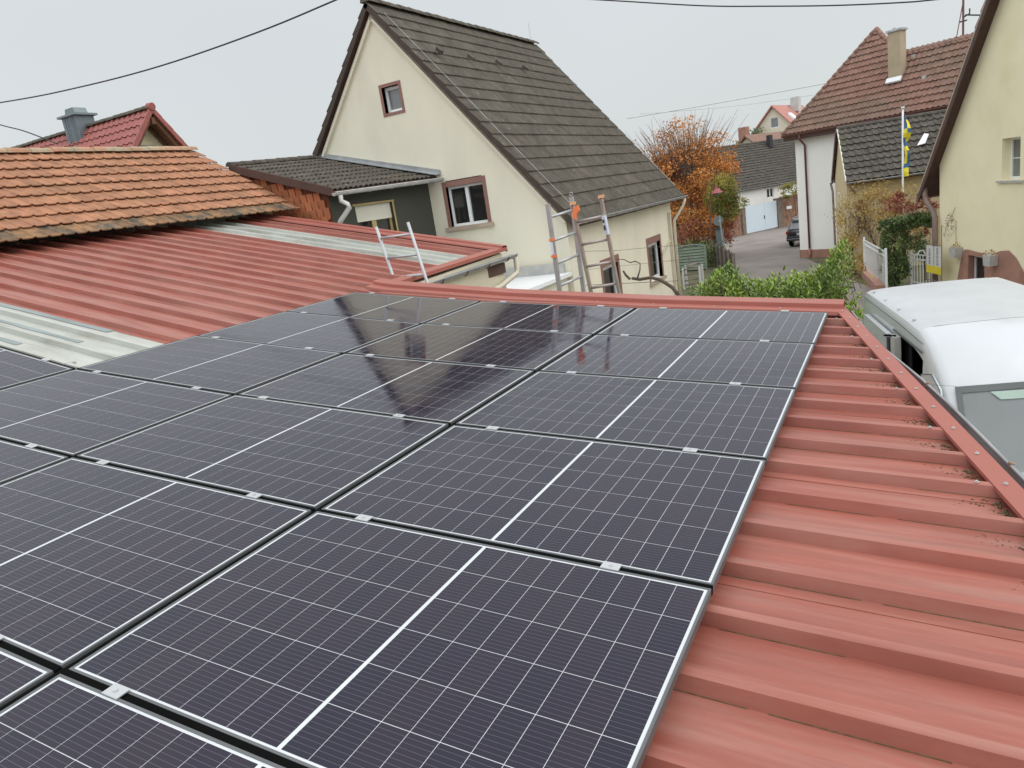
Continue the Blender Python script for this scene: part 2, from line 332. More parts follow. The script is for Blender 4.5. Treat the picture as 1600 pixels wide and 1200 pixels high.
def text(parent, F, s, size, m, x, z, rot=0, name='lettering'):
    c = bpy.data.curves.new(name, 'FONT'); c.body = s; c.size = size; c.extrude = .001; c.align_x = 'LEFT'; t = bpy.data.objects.new(name, c); COL.objects.link(t)
    bpy.context.view_layer.update(); me = bpy.data.meshes.new_from_object(t.evaluated_get(bpy.context.evaluated_depsgraph_get())); bpy.data.objects.remove(t)
    me.materials.append(m); o = bpy.data.objects.new(name, me); COL.objects.link(o); o.parent = parent
    off = offs(parent); T = Matrix.Translation(-off) @ F @ Matrix.Translation((x, 0, z)) @ Matrix.Rotation(R(90), 4, 'X') @ Matrix.Rotation(R(rot), 4, 'Z')
    me.transform(T); return o
def foliage(name, m, parent, blobs, n, size, asp=.5, clump=.22, seed=1, nclump=60, up=0, kind=None):
    g = np.random.default_rng(seed); P = []; tot = sum(b[3]**2 if len(b) == 4 else b[3]*b[5] for b in blobs)
    for b in blobs:
        rx, ry, rz = (b[3],)*3 if len(b) == 4 else b[3:6]; share = (b[3]**2 if len(b) == 4 else b[3]*b[5])/tot
        k = max(3, int(nclump*share)); d = g.normal(size=(k, 3)); d /= np.linalg.norm(d, axis=1)[:, None]; rad = g.uniform(.45, 1, k)**.6
        cc = d*rad[:, None]*np.array([rx, ry, rz])+np.array(b[:3]); q = max(1, int(n*share)); idx = g.integers(0, k, q)
        P.append(cc[idx]+g.normal(size=(q, 3))*clump*np.array([rx, ry, rz]))
    P = np.concatenate(P); q = len(P); a = g.normal(size=(q, 3)); a[:, 2] += up; a /= np.linalg.norm(a, axis=1)[:, None]
    b = np.cross(a, g.normal(size=(q, 3))); b /= np.linalg.norm(b, axis=1)[:, None]+1e-9; s = size*g.uniform(.6, 1.3, q)[:, None]; nn = np.cross(a, b)*s*.12
    V = np.stack([P-a*s*.5, P+b*s*asp*.5+nn, P+a*s*.5, P-b*s*asp*.5+nn], 1).reshape(-1, 3)-np.array(offs(parent)[:])
    me = bpy.data.meshes.new(name); me.from_pydata(V.tolist(), [], [f for i in range(q) for f in ((4*i, 4*i+1, 4*i+2), (4*i, 4*i+2, 4*i+3))]); me.materials.append(m)
    o = bpy.data.objects.new(name, me); COL.objects.link(o); o.parent = parent
    if kind: o['kind'] = kind
    return o
def branches(parent, base, height, spread, n, r0, seed, name='trunk', depth=3, m=None, lean=.35):
    g = random.Random(seed); mb = MB()
    def grow(p, d, l, r, k):
        pts = [p]; rs = [r]; q = Vector(p); dd = Vector(d)
        for i in range(4):
            dd = (dd+Vector((g.uniform(-.16, .16), g.uniform(-.16, .16), g.uniform(-.03, .12)))).normalized(); q = q+dd*l/4; pts.append(q.copy()); rs.append(r*(1-.17*(i+1)))
        mb.tube(pts, rs, 6 if k else 8, cap=False)
        if k < depth:
            for i in range(n if k < 2 else 3):
                t = g.uniform(.35, 1); j = min(3, int(t*4)); a = g.uniform(0, 2*math.pi)
                nd = (dd*.8+Vector((math.cos(a), math.sin(a), .35))*spread*g.uniform(.5, 1.1)).normalized()
                grow(pts[j+1], nd, l*g.uniform(.5, .72), max(rs[j+1]*.55, .006), k+1)
    grow(Vector(base), Vector((g.uniform(-.05, .05), 0, 1)), height, r0, 0)
    return mb.build(name, m or m_bark, parent, smooth=True)
def gz(y): return -3.05-.018*y

# ---------------------------------------------------------------- ground
g = MB(); g.quad((-260, -60, gz(-60)), (260, -60, gz(-60)), (260, 400, gz(400)), (-260, 400, gz(400)))
tag(g.build('ground', m_soil), kind='structure')
def flat(pts, dz): return [(x, y, gz(y)+dz) for x, y in pts]
tag(MB().quad(*flat([(-30, -10), (14, -10), (10, 8), (2.2, 20), (-.9, 28), (-3.9, 38.6), (-.5, 46), (1, 70), (-10, 75), (-13.4, 58), (-9.8, 44), (-8.8, 40), (-6.0, 32.5), (-5, 26), (-30, 24)], .004)).build('road', m_asph), kind='structure')

# ---------------------------------------------------------------- red roofed workshop
XN = [-30, -5.216, -3.477, -1.735, 0, 3]; SL = .2235
ZN = [.569+(30-5.216)*SL, .569, .341, .152, 0, -.2646]
def zp(x): return float(np.interp(x, XN, ZN))
def xe(y): return .901-.2345*(y-1.272)
ws = thing('workshop', 'low workshop with sloping red ribbed metal roof under the solar panels', 'building', (-4, 1, gz(1)))
RT, TR = -.062, -.112
def sheet(name, y0, ribs, m, xr, xl, m2=None, ends=None):
    """one metre wide trapezoid sheet following the bent slope; xr(y) eave x, xl ridge x"""
    prof = [(y0-.012, TR)]
    for yr in ribs: prof += [(yr-.014, TR), (yr, RT), (yr+.042, RT), (yr+.056, TR)]
    prof.append((ends, TR) if ends else (ribs[-1]+.3335-.062, TR-.002))
    nodes = [xl]+[q for q in (-9, -7, -5.5, -5.216, -4.9, -4.2, -3.477, -2.6, -1.735, -.9, 0) if q > xl+.04]
    rows = []
    for y, dz in prof:
        e = xr(y); xs = [x for x in nodes if x < e-.05]+[e]; xs += [e]*(len(nodes)+1-len(xs))
        rows.append([(x, y, zp(x)+dz) for x in xs])
    mb = MB(); mb.strip(rows); mb.f = [f for f in mb.f if len({mb.v[i] for i in f}) > 2]
    return mb.build(name, m, ws)
RY = 1.28; P3 = .3335
k0 = -14
for s in range(-5, 8):
    ribs = [RY+P3*(3*s+j) for j in range(3)]; y0 = ribs[0]-.02-.045
    trans = False
    name, mm = 'roof_sheet', m_red
    if y0 < 4.4 and s < 3:
        if s == 0: # lower part is red under the panels, upper part is milky
            sheet('roof_sheet', y0, ribs, m_red, lambda y: xe(y)+.1, -5.3)
            sh = sheet('translucent_sheet', y0, ribs, m_trans, lambda y: -5.24, -11.2); sh['label'] = 'milky translucent sheet with grey-green patches'
        else: sheet('roof_sheet', y0, ribs, m_red, lambda y: xe(y)+.1, -11.2 if s > -3 else -11.2)
    elif s == 3: # last full sheet before the far verge of the low slope
        sheet('roof_sheet', y0, ribs, m_red, lambda y: xe(y)+.1, -11.2, ends=5.14)
    if s >= 4:
        pass
# sheets beyond the low slope: only the upper, steeper slope
yb = 5.14; i = 0
specs = [(5.14, [5.28, 5.615, 5.95], 'r'), (6.13, [6.28, 6.61, 6.95], 'r'), (7.10, [7.27, 7.60, 7.93], 't'), (8.07, [8.27, 8.60, 8.93], 'r')]
for y0, ribs, k in specs:
    sh = sheet('translucent_sheet' if k == 't' else 'roof_sheet', y0, ribs, m_trans if k == 't' else m_red, lambda y: -5.30-.055*(y-5.2), -11.2, ends=ribs[-1]+.155 if k != 'r' or y0 < 8 else 9.0)
    if k == 't': sh['label'] = 'milky translucent sheet near the far verge'
# grey-green algae bands on the milky sheet: thin film patches standing on the flats
for (xa, xb, yr, w) in ((-10.5, -6.25, 2.17, .075), (-9.9, -8.0, 1.80, .05), (-7.75, -6.15, 1.80, .055), (-9.3, -8.35, 1.46, .055), (-8.1, -6.5, 1.46, .06)):
    mb = MB(); rows = []
    for x in np.linspace(xa, xb, 9): rows.append([(x, yr-w/2+random.uniform(-.008, .008), zp(x)+TR+.004), (x, yr+w/2+random.uniform(-.008, .008), zp(x)+TR+.004)])
    mb.strip(rows).build('algae_patch', m_transb, ws)
for yr in (7.45, 7.78, 8.07):
    rows = [[(x, yr-.035, zp(x)+TR+.004), (x, yr+.035, zp(x)+TR+.004)] for x in np.linspace(-10.8, -6.0+random.uniform(-.5, .2), 9)]
    MB().strip(rows).build('algae_patch', m_transb, ws)
# far verge flashing of the low slope
def yv(x): return 5.27-.042*(x-.07)
xs = list(np.linspace(-5.45, -5.0, 4))+[-4.5, -3.9, -3.48, -2.6, -1.735, -.9, 0]
rows = []
for x in xs+[.085]:
    z = zp(x); y = yv(x); lift = max(0, (-5.15-x))*.0
    rows.append([(x, y-.39, z-.085), (x, y-.38, z-.052), (x, y-.22, z-.052), (x, y-.215, z-.014), (x, y-.20, z-.008), (x, y, z-.008), (x, y+.004, z-.12)])
MB().strip(rows).build('verge_flashing', m_redflash, ws)
# far verge of the upper slope
rows = [[(x, 8.80, zp(x)-.075), (x, 8.81, zp(x)-.048), (x, 8.98, zp(x)-.048), (x, 8.985, zp(x)-.02), (x, 9.14, zp(x)-.02), (x, 9.144, zp(x)-.13)] for x in (-11.2, -9, -7, -5.5)]
MB().strip(rows).build('verge_flashing', m_redflash, ws)
# eave flashing and gutter of the upper slope
def xo(y): return -5.30-.055*(y-5.2)
rows = [[(xo(y)-.13, y, zp(xo(y)-.13)-.055), (xo(y)+.02, y, zp(xo(y)+.02)-.052), (xo(y)+.022, y, zp(xo(y))-.11)] for y in (5.35, 7.2, 9.14)]
MB().strip(rows).build('eave_flashing', m_redflash, ws)
def gutter(parent, a, b, r, m, n=8, name='gutter', brackets=0, out=(1, 0, 0)):
    a = Vector(a); b = Vector(b); out = Vector(out).normalized(); rows = []
    for p in (a, b):
        row = [p+out*(-math.cos(math.pi*j/n)*r)+Vector((0, 0, -math.sin(math.pi*j/n)*r)) for j in range(n+1)]
        row.append(row[-1]+Vector((0, 0, .012))-out*.008); rows.append(row)
    go = MB().strip(rows).build(name, m, parent)
    tb = MB().tube([a+out*r, b+out*r], .010, 6); tb.build('gutter_bead', m, go)
    mb = MB()
    for p in (a, b): mb.quad(*[p+out*(-math.cos(math.pi*j/n)*r)+Vector((0, 0, -math.sin(math.pi*j/n)*r)) for j in range(n+1)])
    mb.build('gutter_end', m, go)
    for i in range(brackets):
        p = a.lerp(b, (i+.5)/brackets); mb = MB(); mb.tube([p+out*(-math.cos(math.pi*j/n)*(r+.006))+Vector((0, 0, -math.sin(math.pi*j/n)*(r+.006))) for j in range(n+1)], .008, 5)
        mb.build('bracket', m_pipebr if brackets < 9 and m is m_zinc else m, go)
    return go
gutter(ws, (xo(5.45)+.07, 5.45, .40), (xo(9.3)+.07, 9.3, .43), .065, m_zinc, brackets=5)
def polygutter(parent, pts, r, m, brk):
    rows = []; rim = []
    for x, y, z in pts:
        c = Vector((x-r, y, z)); rows.append([c+Vector((-math.cos(math.pi*j/8)*r, 0, -math.sin(math.pi*j/8)*r*1.1)) for j in range(9)]); rim.append((x+.004, y, z+.002))
    go = MB().strip(rows).build('gutter', m, parent, smooth=True); MB().tube(rim, .0105, 7).build('gutter_bead', m, go, smooth=True)
    MB().quad(*rows[0]).quad(*rows[-1]).build('gutter_end', m, go)
    for (x, y, z) in brk: MB().tube([Vector((x-r, y, z))+Vector((-math.cos(math.pi*j/8)*(r+.004), 0, -math.sin(math.pi*j/8)*(r*1.1+.004))) for j in range(9)]+[(x+.016, y, z+.012), (x-.004, y, z+.018)], .0085, 6).build('bracket', m_rust, go)
polygutter(ws, [(xe(y)+o, y, zp(xe(y)+o)-.095) for y, o in ((5.12, .145), (4.5, .118), (3.95, .098), (3.5, .128), (3.0, .158), (2.5, .172), (2.0, .172), (1.4, .166), (.5, .165), (-.6, .165))], .058, m_zinc, [(xe(y)+o, y, zp(xe(y)+o)-.095) for y, o in ((4.72, .128), (2.86, .160), (1.62, .168), (.4, .165))])
# slanted eave flashing strip lying on the rib tops
def sxp(y, o): x = xe(y)+o; return x
rows = []
for y in np.linspace(5.27, -1.2, 14):
    a = sxp(y, -.005); b = a+.098
    rows.append([(a, y, zp(a)-.075), (a+.001, y, zp(a)-.056), (b, y+.02, zp(b)-.056), (b+.003, y+.02, zp(b)-.12)])
MB().strip(rows).build('eave_flashing', m_redflash, ws)
scr = MB(); tiny = []
for k in range(-6, 13):
    y = RY+P3*k+.02; x = xe(y)+.045
    if y > 5.2: continue
    tiny.append((x, y, zp(x)-.054))
    if k % 2 == 0: tiny.append((xe(y)-.06, y, zp(xe(y)-.06)+RT+.002))
for x in np.arange(-4.8, .1, .62): tiny.append((x, yv(x)-.3, zp(x)-.050))
sm = MB(); sm.tube([(0, 0, 0), (0, 0, .003)], .010, 10); sm.tube([(0, 0, .003), (0, 0, .008)], .0055, 6); first = sm.build('screw', m_zincd); first.parent = ws
o0 = offs(ws)
for i, p in enumerate(tiny):
    if i == 0: first.location = Vector(p)-o0
    else: inst('screw', first.data, ws, Matrix.Translation(Vector(p)-o0))
# moss and grit gathered in the pans behind the strip
gm = MB(); gg = random.Random(5)
for k in range(-5, 13):
    y0 = RY+P3*k-.05
    for q in range(50):
        t = gg.random()**1.6; y = y0-gg.uniform(0, .17)*(1-.5*t)+.01; x = xe(y)-.005-t*.20*(1 if y > y0-.08 else .5); s = gg.uniform(.002, .008)*(1.25-t)
        z = zp(x)+TR; a = gg.uniform(0, 3)
        gm.prism([(x+s*math.cos(a+j*2.1), y+s*math.sin(a+j*2.1), z) for j in range(3)], (gg.uniform(-.003, .003), 0, s*.6))
tag(gm.build('moss_litter', m_moss, ws), kind='stuff')
dl = MB()
for k in range(-14, 12):
    y = RY+P3*k-.0155; x = -.3
    while x < xe(y)-.05:
        l = gg.uniform(.2, .9)
        if gg.random() < .6: dl.prism([(x, y-.0015, zp(x)+TR+.0008), (x+l, y-.0018, zp(x+l)+TR+.0008), (x+l, y+.001, zp(x+l)+TR+.0008), (x, y+.001, zp(x)+TR+.0008)], (0, 0, .0012))
        x += l+gg.uniform(0, .08)
tag(dl.build('dirt_line', m_moss, ws), kind='stuff')
# walls under the roof
z0 = gz(0)
w = MB(); w.prism([(-11.3, -4, z0-.1), (.95, -4, z0-.1), (.95, .6, z0-.1), (-.1, 5.05, z0-.1), (-5.25, 5.05, z0-.1), (-5.55, 9.0, z0-.1), (-11.3, 9.0, z0-.1)], (0, 0, 2.85))
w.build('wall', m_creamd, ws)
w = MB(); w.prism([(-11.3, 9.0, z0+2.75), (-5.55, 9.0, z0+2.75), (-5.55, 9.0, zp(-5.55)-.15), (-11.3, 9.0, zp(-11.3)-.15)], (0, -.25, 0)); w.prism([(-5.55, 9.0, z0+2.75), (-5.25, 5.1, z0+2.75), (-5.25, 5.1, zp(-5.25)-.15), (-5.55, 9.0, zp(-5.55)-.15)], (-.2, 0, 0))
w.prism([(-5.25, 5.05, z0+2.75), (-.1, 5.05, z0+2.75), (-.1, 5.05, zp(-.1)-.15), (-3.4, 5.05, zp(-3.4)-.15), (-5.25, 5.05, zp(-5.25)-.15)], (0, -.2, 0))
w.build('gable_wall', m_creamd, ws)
# downpipe and small outlet box at the far corner of the upper slope
dp = MB(); dp.tube([(-5.42, 9.25, .38), (-5.42, 9.25, .16), (-5.42, 9.2, .10), (-5.43, 8.6, -.02), (-5.44, 7.6, -.10), (-5.44, 7.5, -.3), (-5.44, 7.5, -2.9)], .045, 10); dp.build('downpipe', m_beige, ws, smooth=True)
mb = MB(); mb.box(-5.60, -5.50, 8.2, 8.98, .16, .34); mb.build('eave_board', m_board, ws)

# solar panels ----------------------------------------------------
PL, PW = 1.716, 1.128
def panel_parts():
    root = bpy.data.objects.new('solar_panel', None); COL.objects.link(root); MODE[root.name] = 'l'
    fr = MB(); t = .009
    fr.box(0, PL, 0, t, -.033, 0).box(0, PL, PW-t, PW, -.033, 0).box(0, t, t, PW-t, -.033, 0).box(PL-t, PL, t, PW-t, -.033, 0)
    fr.build('frame', m_frame, root)
    MB().box(t, PL-t, t, PW-t, -.008, -.0021).build('backsheet', m_back, root)
    cw, ch = .0907, .1802; pc = (PL-.038-.013)/18; pr = (PW-.034)/6
    cm = MB().box(-cw/2, cw/2, -ch/2, ch/2, -.0003, 0); cme = None
    for i in range(18):
        for j in range(6):
            x = .019+pc*(i+.5)+(.013 if i >= 9 else 0); y = .017+pr*(j+.5)
            if cme is None:
                c0 = cm.build('solar_cell', m_cell, root); cme = c0.data; c0.location = (x, y, -.0018)
            else: inst('solar_cell', cme, root, Matrix.Translation((x, y, -.0018)))
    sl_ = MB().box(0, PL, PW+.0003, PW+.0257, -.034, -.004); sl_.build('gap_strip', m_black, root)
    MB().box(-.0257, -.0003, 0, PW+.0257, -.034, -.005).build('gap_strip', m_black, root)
    return root
clamp = MB(); clamp.box(-.034, .034, -.022, .022, .0015, .0055); clamp.box(-.026, .026, -.007, .007, -.028, .0015); clamp.tube([(0, 0, .0055), (0, 0, .0105)], .0065, 8)
proto = panel_parts(); clm = clamp.build('mounting_clamp', m_clamp, proto); clamp_me = clm.data; bpy.data.objects.remove(clm)
COLS = [(0, 'right-hand', -2, 4), (1, 'middle', -2, 4), (2, 'third', -1, 4), (3, 'far left', -1, 1)]
ROWN = {3: 'in the farthest row', 2: 'second row from the far verge', 1: 'third row from the far verge', 0: 'fourth row from the far verge', -1: 'fifth row from the far verge', -2: 'in the nearest row'}
first = True
for c, cn_, r0, r1 in COLS:
    if c < 3: xl, xr = XN[4-c-1], XN[4-c]; zl, zr = ZN[4-c-1], ZN[4-c]
    else: xr, zr = -5.23, .572; xl, zl = xr-1.742*math.cos(math.atan(SL)), zr+1.742*math.sin(math.atan(SL))
    ux = Vector((xr-xl, 0, zr-zl)).normalized(); uz = Vector((-ux.z, 0, ux.x))
    for r in range(r0, r1):
        p = proto if first else copy_tree(proto); first = False
        o = Vector((xl, r*1.154+.013, zl))+ux*.013
        jit = random.uniform(-.0025, .0025)
        Mx = Matrix([[ux[i], (0, 1, 0)[i], uz[i], o[i]+(jit if i == 2 else 0)] for i in range(3)]+[[0, 0, 0, 1]]) @ Matrix.Rotation(random.uniform(-.0008, .0008), 4, 'X') @ Matrix.Rotation(random.uniform(-.0007, .0007), 4, 'Y')
        p.matrix_basis = Mx
        col_txt = {0: 'column beside the red eave', 1: 'second column from the right', 2: 'third column from the right', 3: 'outer left column'}[c]
        tag(p, 'solar panel %s, %s' % (ROWN[r], col_txt), 'solar panel', 'solar panels on the red metal roof')
        PANELS = globals().setdefault('PANELS', []); PANELS.append((p, r))
for p, r in PANELS:
    for cx in (.25, 1.36): 
        inst('mounting_clamp', clamp_me, p, Matrix.Translation((cx, PW+.013, 0)))
ra = thing('mounting_rail', 'short silver aluminium rail end sticking out beside the milky sheet', 'rail', (-5.6, 1.2, .5))
MB().bar((-5.72, .8, .60), (-5.56, 1.36, .565), .035, .035).build('rail', m_alu, ra)
MB().bar((-5.64, .8, .555), (-5.47, 1.34, .525), .03, .02).build('rail_foot', m_alu, ra)

# ---------------------------------------------------------------- barn with orange tiles
ob = thing('tiled_barn', 'old barn with weathered orange clay tiles above the red sheets at the left edge', 'barn', (-13, 5.5, gz(5)))
e0, e1 = (-10.45, 1.80), (-13.0, 3.40); ys, ye = -1.6, 9.52
MB().prism([(e0[0]-.40, ys, e0[1]+.15), (e0[0]-.40, ye-.05, e0[1]+.15), (e1[0], ye-.12, e1[1]-.07), (e1[0], ys, e1[1]-.07)], (0, 0, -.05)).build('roof_boards', m_oldwood, ob)
MB().prism([(e1[0]-.01, ys, e1[1]-.02), (e1[0]-.01, ye-.12, e1[1]-.02), (-15.8, ye-.1, 1.6), (-15.8, ys, 1.6)], (0, 0, -.05)).build('roof_boards', m_oldwood, ob)
nc = 55; nr = 9
# nearest visible columns first: u = (y-ys)/(ye-ys)
tiles(ob, (e0[0], ys, e0[1]), (e0[0], ye+.06, e0[1]+.02), (e1[0], ye-.05, e1[1]), (e1[0], ys, e1[1]), nc, nr, 'roll', m_tileO, 'tile', 300, order=lambda rc: (rc[1] < 20, abs(rc[1]-30)), m2=m_tileOw, lift=.040, jit=.003)
ridge(ob, (e1[0], ys, e1[1]+.02), (e1[0], ye-.02, e1[1]+.03), 28, .10, m_ridgeO)
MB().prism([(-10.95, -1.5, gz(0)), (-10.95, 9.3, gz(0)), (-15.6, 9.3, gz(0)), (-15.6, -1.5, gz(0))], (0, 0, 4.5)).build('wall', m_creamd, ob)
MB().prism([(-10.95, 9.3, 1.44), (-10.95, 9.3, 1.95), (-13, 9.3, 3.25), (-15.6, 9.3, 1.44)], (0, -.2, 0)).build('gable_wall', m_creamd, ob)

# ---------------------------------------------------------------- cream house
ch = thing('cream_house', 'large cream rendered house with steep dark tiled roof and gable facing the panels', 'house', (-9.8, 16.5, gz(16)))
Yc = 12.5; RX, RZ = -9.86, 6.05; EX, EZ = -5.62, .83; LX = -14.1
GF = frame((0, Yc, 0), X=(1, 0, 0), Y=(0, 1, 0))
sl = (RZ-EZ)/(EX-RX)
wl, wr = -13.95, -5.78
def rz(x): return RZ-sl*abs(x-RX)-.13
gw = wall(ch, GF, [(wl, gz(12)), (wl, rz(wl)), (RX, RZ-.13), (wr, rz(wr)), (wr, gz(12))], [(-8.66, -7.68, .96, 2.0), (-9.95, -9.47, 3.72, 4.28)], m_cream, .2)
window(ch, GF, -8.66, -7.68, .96, 1.86, .10, 2, m_pinkb, .09, top=.12, sill=m_sill, fw=.055)
MB().box(-8.66, -7.68, .05, .22, 1.86, 2.0).build('roller_shutter_box', m_pinkb, ch, GF)
window(ch, GF, -9.95, -9.47, 3.72, 4.28, .12, 1, m_pinkb, .07, fw=.065, glass=m_glassg)
# side wall facing the court
Ye = 21.0
SF = Matrix([[0, -1, 0, wr], [1, 0, 0, 0], [0, 0, 1, 0], [0, 0, 0, 1]])   # x -> +Y world, inward -> -X
wall(ch, SF, [(Yc, gz(12)), (Yc, .9), (Ye-.25, .9), (Ye-.25, gz(20))], [(14.32, 15.42, -1.9, -.52), (18.05, 19.25, -1.5, -.42)], m_cream, .2)
for a, b, c, d in ((14.32, 15.42, -1.9, -.52), (18.05, 19.25, -1.5, -.42)):
    window(ch, SF, a, b, c, d, .09, 1, m_pinkb, .12, top=.18, sill=m_sill, fw=.10)
MB().quad((wl, Yc, gz(12)), (wl, Yc, rz(wl)), (wl, Ye-.25, rz(wl)), (wl, Ye-.25, gz(12))).build('wall', m_cream, ch)
MB().quad((wl, Ye-.25, gz(12)), (wl, Ye-.25, rz(wl)), (RX, Ye-.25, RZ-.13), (wr, Ye-.25, rz(wr)), (wr, Ye-.25, gz(12))).build('wall', m_cream, ch)
# roof
ey = Yc-.16; fy = 21.35
A = (EX+.12, ey, EZ-.12*sl); B = (EX+.12, fy, EZ-.12*sl+.02); C_ = (RX, fy, RZ+.05); D = (RX, ey, RZ)
MB().prism([(A[0]-.03, ey+.04, A[2]-.02), (A[0]-.03, fy-.03, A[2]-.02), (RX, fy-.03, RZ-.05), (RX, ey+.04, RZ-.05)], (0, 0, -.06)).build('roof_boards', m_board, ch)
tiles(ch, A, B, C_, D, 30, 18, 'double', m_tileG, 'roof_tile', 300, order=lambda rc: rc[1]*.30+rc[0]*.18, lift=.034, jit=.004)
LZ = RZ-sl*(RX-LX)
MB().prism([(LX, ey+.04, LZ-.05), (LX, fy-.03, LZ-.05), (RX, fy-.03, RZ-.05), (RX, ey+.04, RZ-.05)], (0, 0, -.06)).build('roof_boards', m_board, ch)
tiles(ch, (LX, fy, LZ), (LX, ey, LZ), D, C_, 30, 18, 'double', m_tileG, lift=.04, jit=.006)
ridge(ch, (RX, ey, RZ+.04), (RX, fy, RZ+.09), 22, .12, m_tileG)
# verge tiles hanging over the gable and the cream moulding below
vm_ = MB(); n = 18
for i in range(n):
    for sgn, x1, z1 in ((1, EX+.12, A[2]), (-1, LX, LZ)):
        a = Vector((RX+(x1-RX)*i/n, 0, RZ+(z1-RZ)*i/n)); b = Vector((RX+(x1-RX)*(i+1)/n, 0, RZ+(z1-RZ)*(i+1)/n)); nn = Vector((-(b-a).z, 0, (b-a).x)).normalized()*(1 if sgn > 0 else -1)
        vm_.prism([(a.x, ey-.012, a.z)+() if 0 else (a+nn*.012+Vector((0, ey-.012, 0)))[:], (b+nn*.045+Vector((0, ey-.012, 0)))[:], (b-nn*.09+Vector((0, ey-.012, 0)))[:], (a-nn*.09+Vector((0, ey-.012, 0)))[:]], (0, .022, 0))
vm_.build('verge_tiles', m_tileV, ch)
mo = MB()
for x1, z1, zz in ((wr, rz(wr), 1), (wl, rz(wl), 1)):
    mo.bar((RX, Yc-.03, RZ-.30), (x1, Yc-.03, z1-.17), .06, .10, up=(0, 1, 0))
mo.build('verge_moulding', m_cream, ch)
lw = MB().tube([(-9.55, ey+.22, 5.80), (-8.25, ey+.35, 4.17), (-6.9, ey+.4, 2.50), (-5.75, ey+.45, 1.10)], .0045, 5); lw.build('lightning_wire', m_zincd, ch)
lw = MB().tube([(RX+.3, fy-.12, RZ-.25), (-8, fy-.12, 3.90), (-5.7, fy-.12, 1.06)], .007, 5); lw.build('lightning_wire', m_zincd, ch)
gutter(ch, (-5.44, ey+.02, .72), (-5.44, fy+.1, .70), .065, m_zinc, brackets=10)
MB().tube([(-5.42, fy-.15, .62), (-5.46, fy-.2, .45), (-5.70, fy-.55, .02), (-5.72, fy-.55, -.3), (-5.72, fy-.56, gz(20))], .045, 9).build('downpipe', m_beige, ch, smooth=True)
MB().box(-5.78, -5.69, fy-1.05, fy-.95, -3, .3).build('corner_pipe', m_beige, ch)
MB().bar((-5.73, fy-1.1, -.55), (-5.73, fy-2.1, -.85), .03, .06).build('cable_duct', m_beige, ch)
for yy, xx, zz in ((13.3, -8.75, 4.95), (14.7, -8.73, 4.93), (16.2, -8.75, 4.95), (17.8, -8.75, 4.95)):
    MB().prism([(xx-.05, yy-.06, zz-.03), (xx-.05, yy+.06, zz-.03), (xx+.07, yy+.05, zz-.14), (xx+.07, yy-.05, zz-.14)], (.04, 0, .07)).build('vent_tile', m_tileA, ch)
MB().tube([(RX-.1, fy-.2, RZ+.05), (RX-.1, fy-.2, RZ+.75)], .008, 5).build('lightning_rod', m_zincd, ch)
# flat white annex roof in front of the gable base
fr_ = thing('flat_roof_shed', 'low flat roof with white covering against the cream gable', 'shed', (-7, 11.5, gz(11)))
MB().box(-8.2, -5.9, 10.2, 12.45, gz(11), -.42).build('wall', m_cream, fr_)
MB().box(-8.3, -5.78, 10.1, 12.47, -.42, -.34).build('roof', m_pvc, fr_)
MB().box(-8.3, -5.95, 12.40, 12.48, -.34, -.12).build('upstand', m_zincd, fr_)

# ---------------------------------------------------------------- annex with dark tiles, orange shingles
an = thing('annex', 'side building with dark tiled roof and terracotta shingle gable joined to the cream house', 'building', (-10.8, 11, gz(11)))
qa, qb, qc, qd = (-9.50, 9.6, 2.06), (-8.85, 12.5, 2.12), (-12.19, 12.5, 3.05), (-12.2, 9.6, 2.93)
MB().prism([qa, qb, qc, qd], (0, 0, -.07)).build('roof_boards', m_board, an)
tiles(an, qa, qb, (qc[0], qc[1], qc[2]), qd, 11, 9, 'double', m_tileA, 'roof_tile', 120, lift=.028, jit=.004)
MB().prism([(qa[0], 9.57, qa[2]+.07), (qd[0], 9.57, qd[2]+.07), (qd[0], 9.57, qd[2]-.10), (qa[0], 9.57, qa[2]-.10)], (0, .03, 0)).build('verge_board', m_board, an)
ridge(an, (-12.2, 9.6, 2.97), (-12.19, 12.5, 3.09), 8, .09, m_tileA)
MB().prism([(-12.2, 9.6, 2.9), (-12.2, 12.5, 3.0), (-14.6, 12.5, 2.3), (-14.6, 9.6, 2.2)], (0, 0, -.06)).build('roof_boards', m_tileA, an)
fl = MB(); fl.prism([(-12.15, 12.44, 3.07), (-8.72, 12.44, 2.14), (-8.72, 12.44, 2.27), (-12.15, 12.44, 3.19)], (0, .05, 0)); fl.prism([(-12.15, 12.30, 3.10), (-8.74, 12.30, 2.16), (-8.74, 12.45, 2.18), (-12.15, 12.45, 3.12)], (0, 0, .012))
fl.build('flashing', m_zinc, an)
gutter(an, (-9.40, 9.50, 2.02), (-8.70, 12.46, 2.08), .07, m_zincd, brackets=5, out=(1, -.22, 0))
MB().tube([(-9.30, 9.56, 1.97), (-9.31, 9.56, 1.82), (-9.28, 9.56, 1.78), (-9.02, 9.60, 1.66), (-9.0, 9.60, 1.62), (-9.45, 9.50, 1.30), (-9.47, 9.50, 1.2), (-9.47, 9.50, .9)][:0] or [(-9.33, 9.6, 1.96), (-9.33, 9.6, 1.84), (-9.20, 9.62, 1.76), (-9.17, 9.62, 1.70), (-9.42, 9.55, 1.45), (-9.46, 9.54, 1.36), (-9.46, 9.54, .8)], .05, 10).build('downpipe', m_zincd, an, smooth=True)
azA = 12.6; AF = frame((-9.75, 9.72, 0), az=azA)
wall(an, AF, [(0, gz(10)), (0, 2.0), (2.85, 2.05), (2.85, gz(10))], [(.62, 1.66, .6, 1.72)], m_dkgreen, .16)
wo = MB(); wo.box(.62, 1.66, .08, .12, 1.38, 1.72); sh = wo.build('roller_shutter', m_cream_pvc, an, AF)
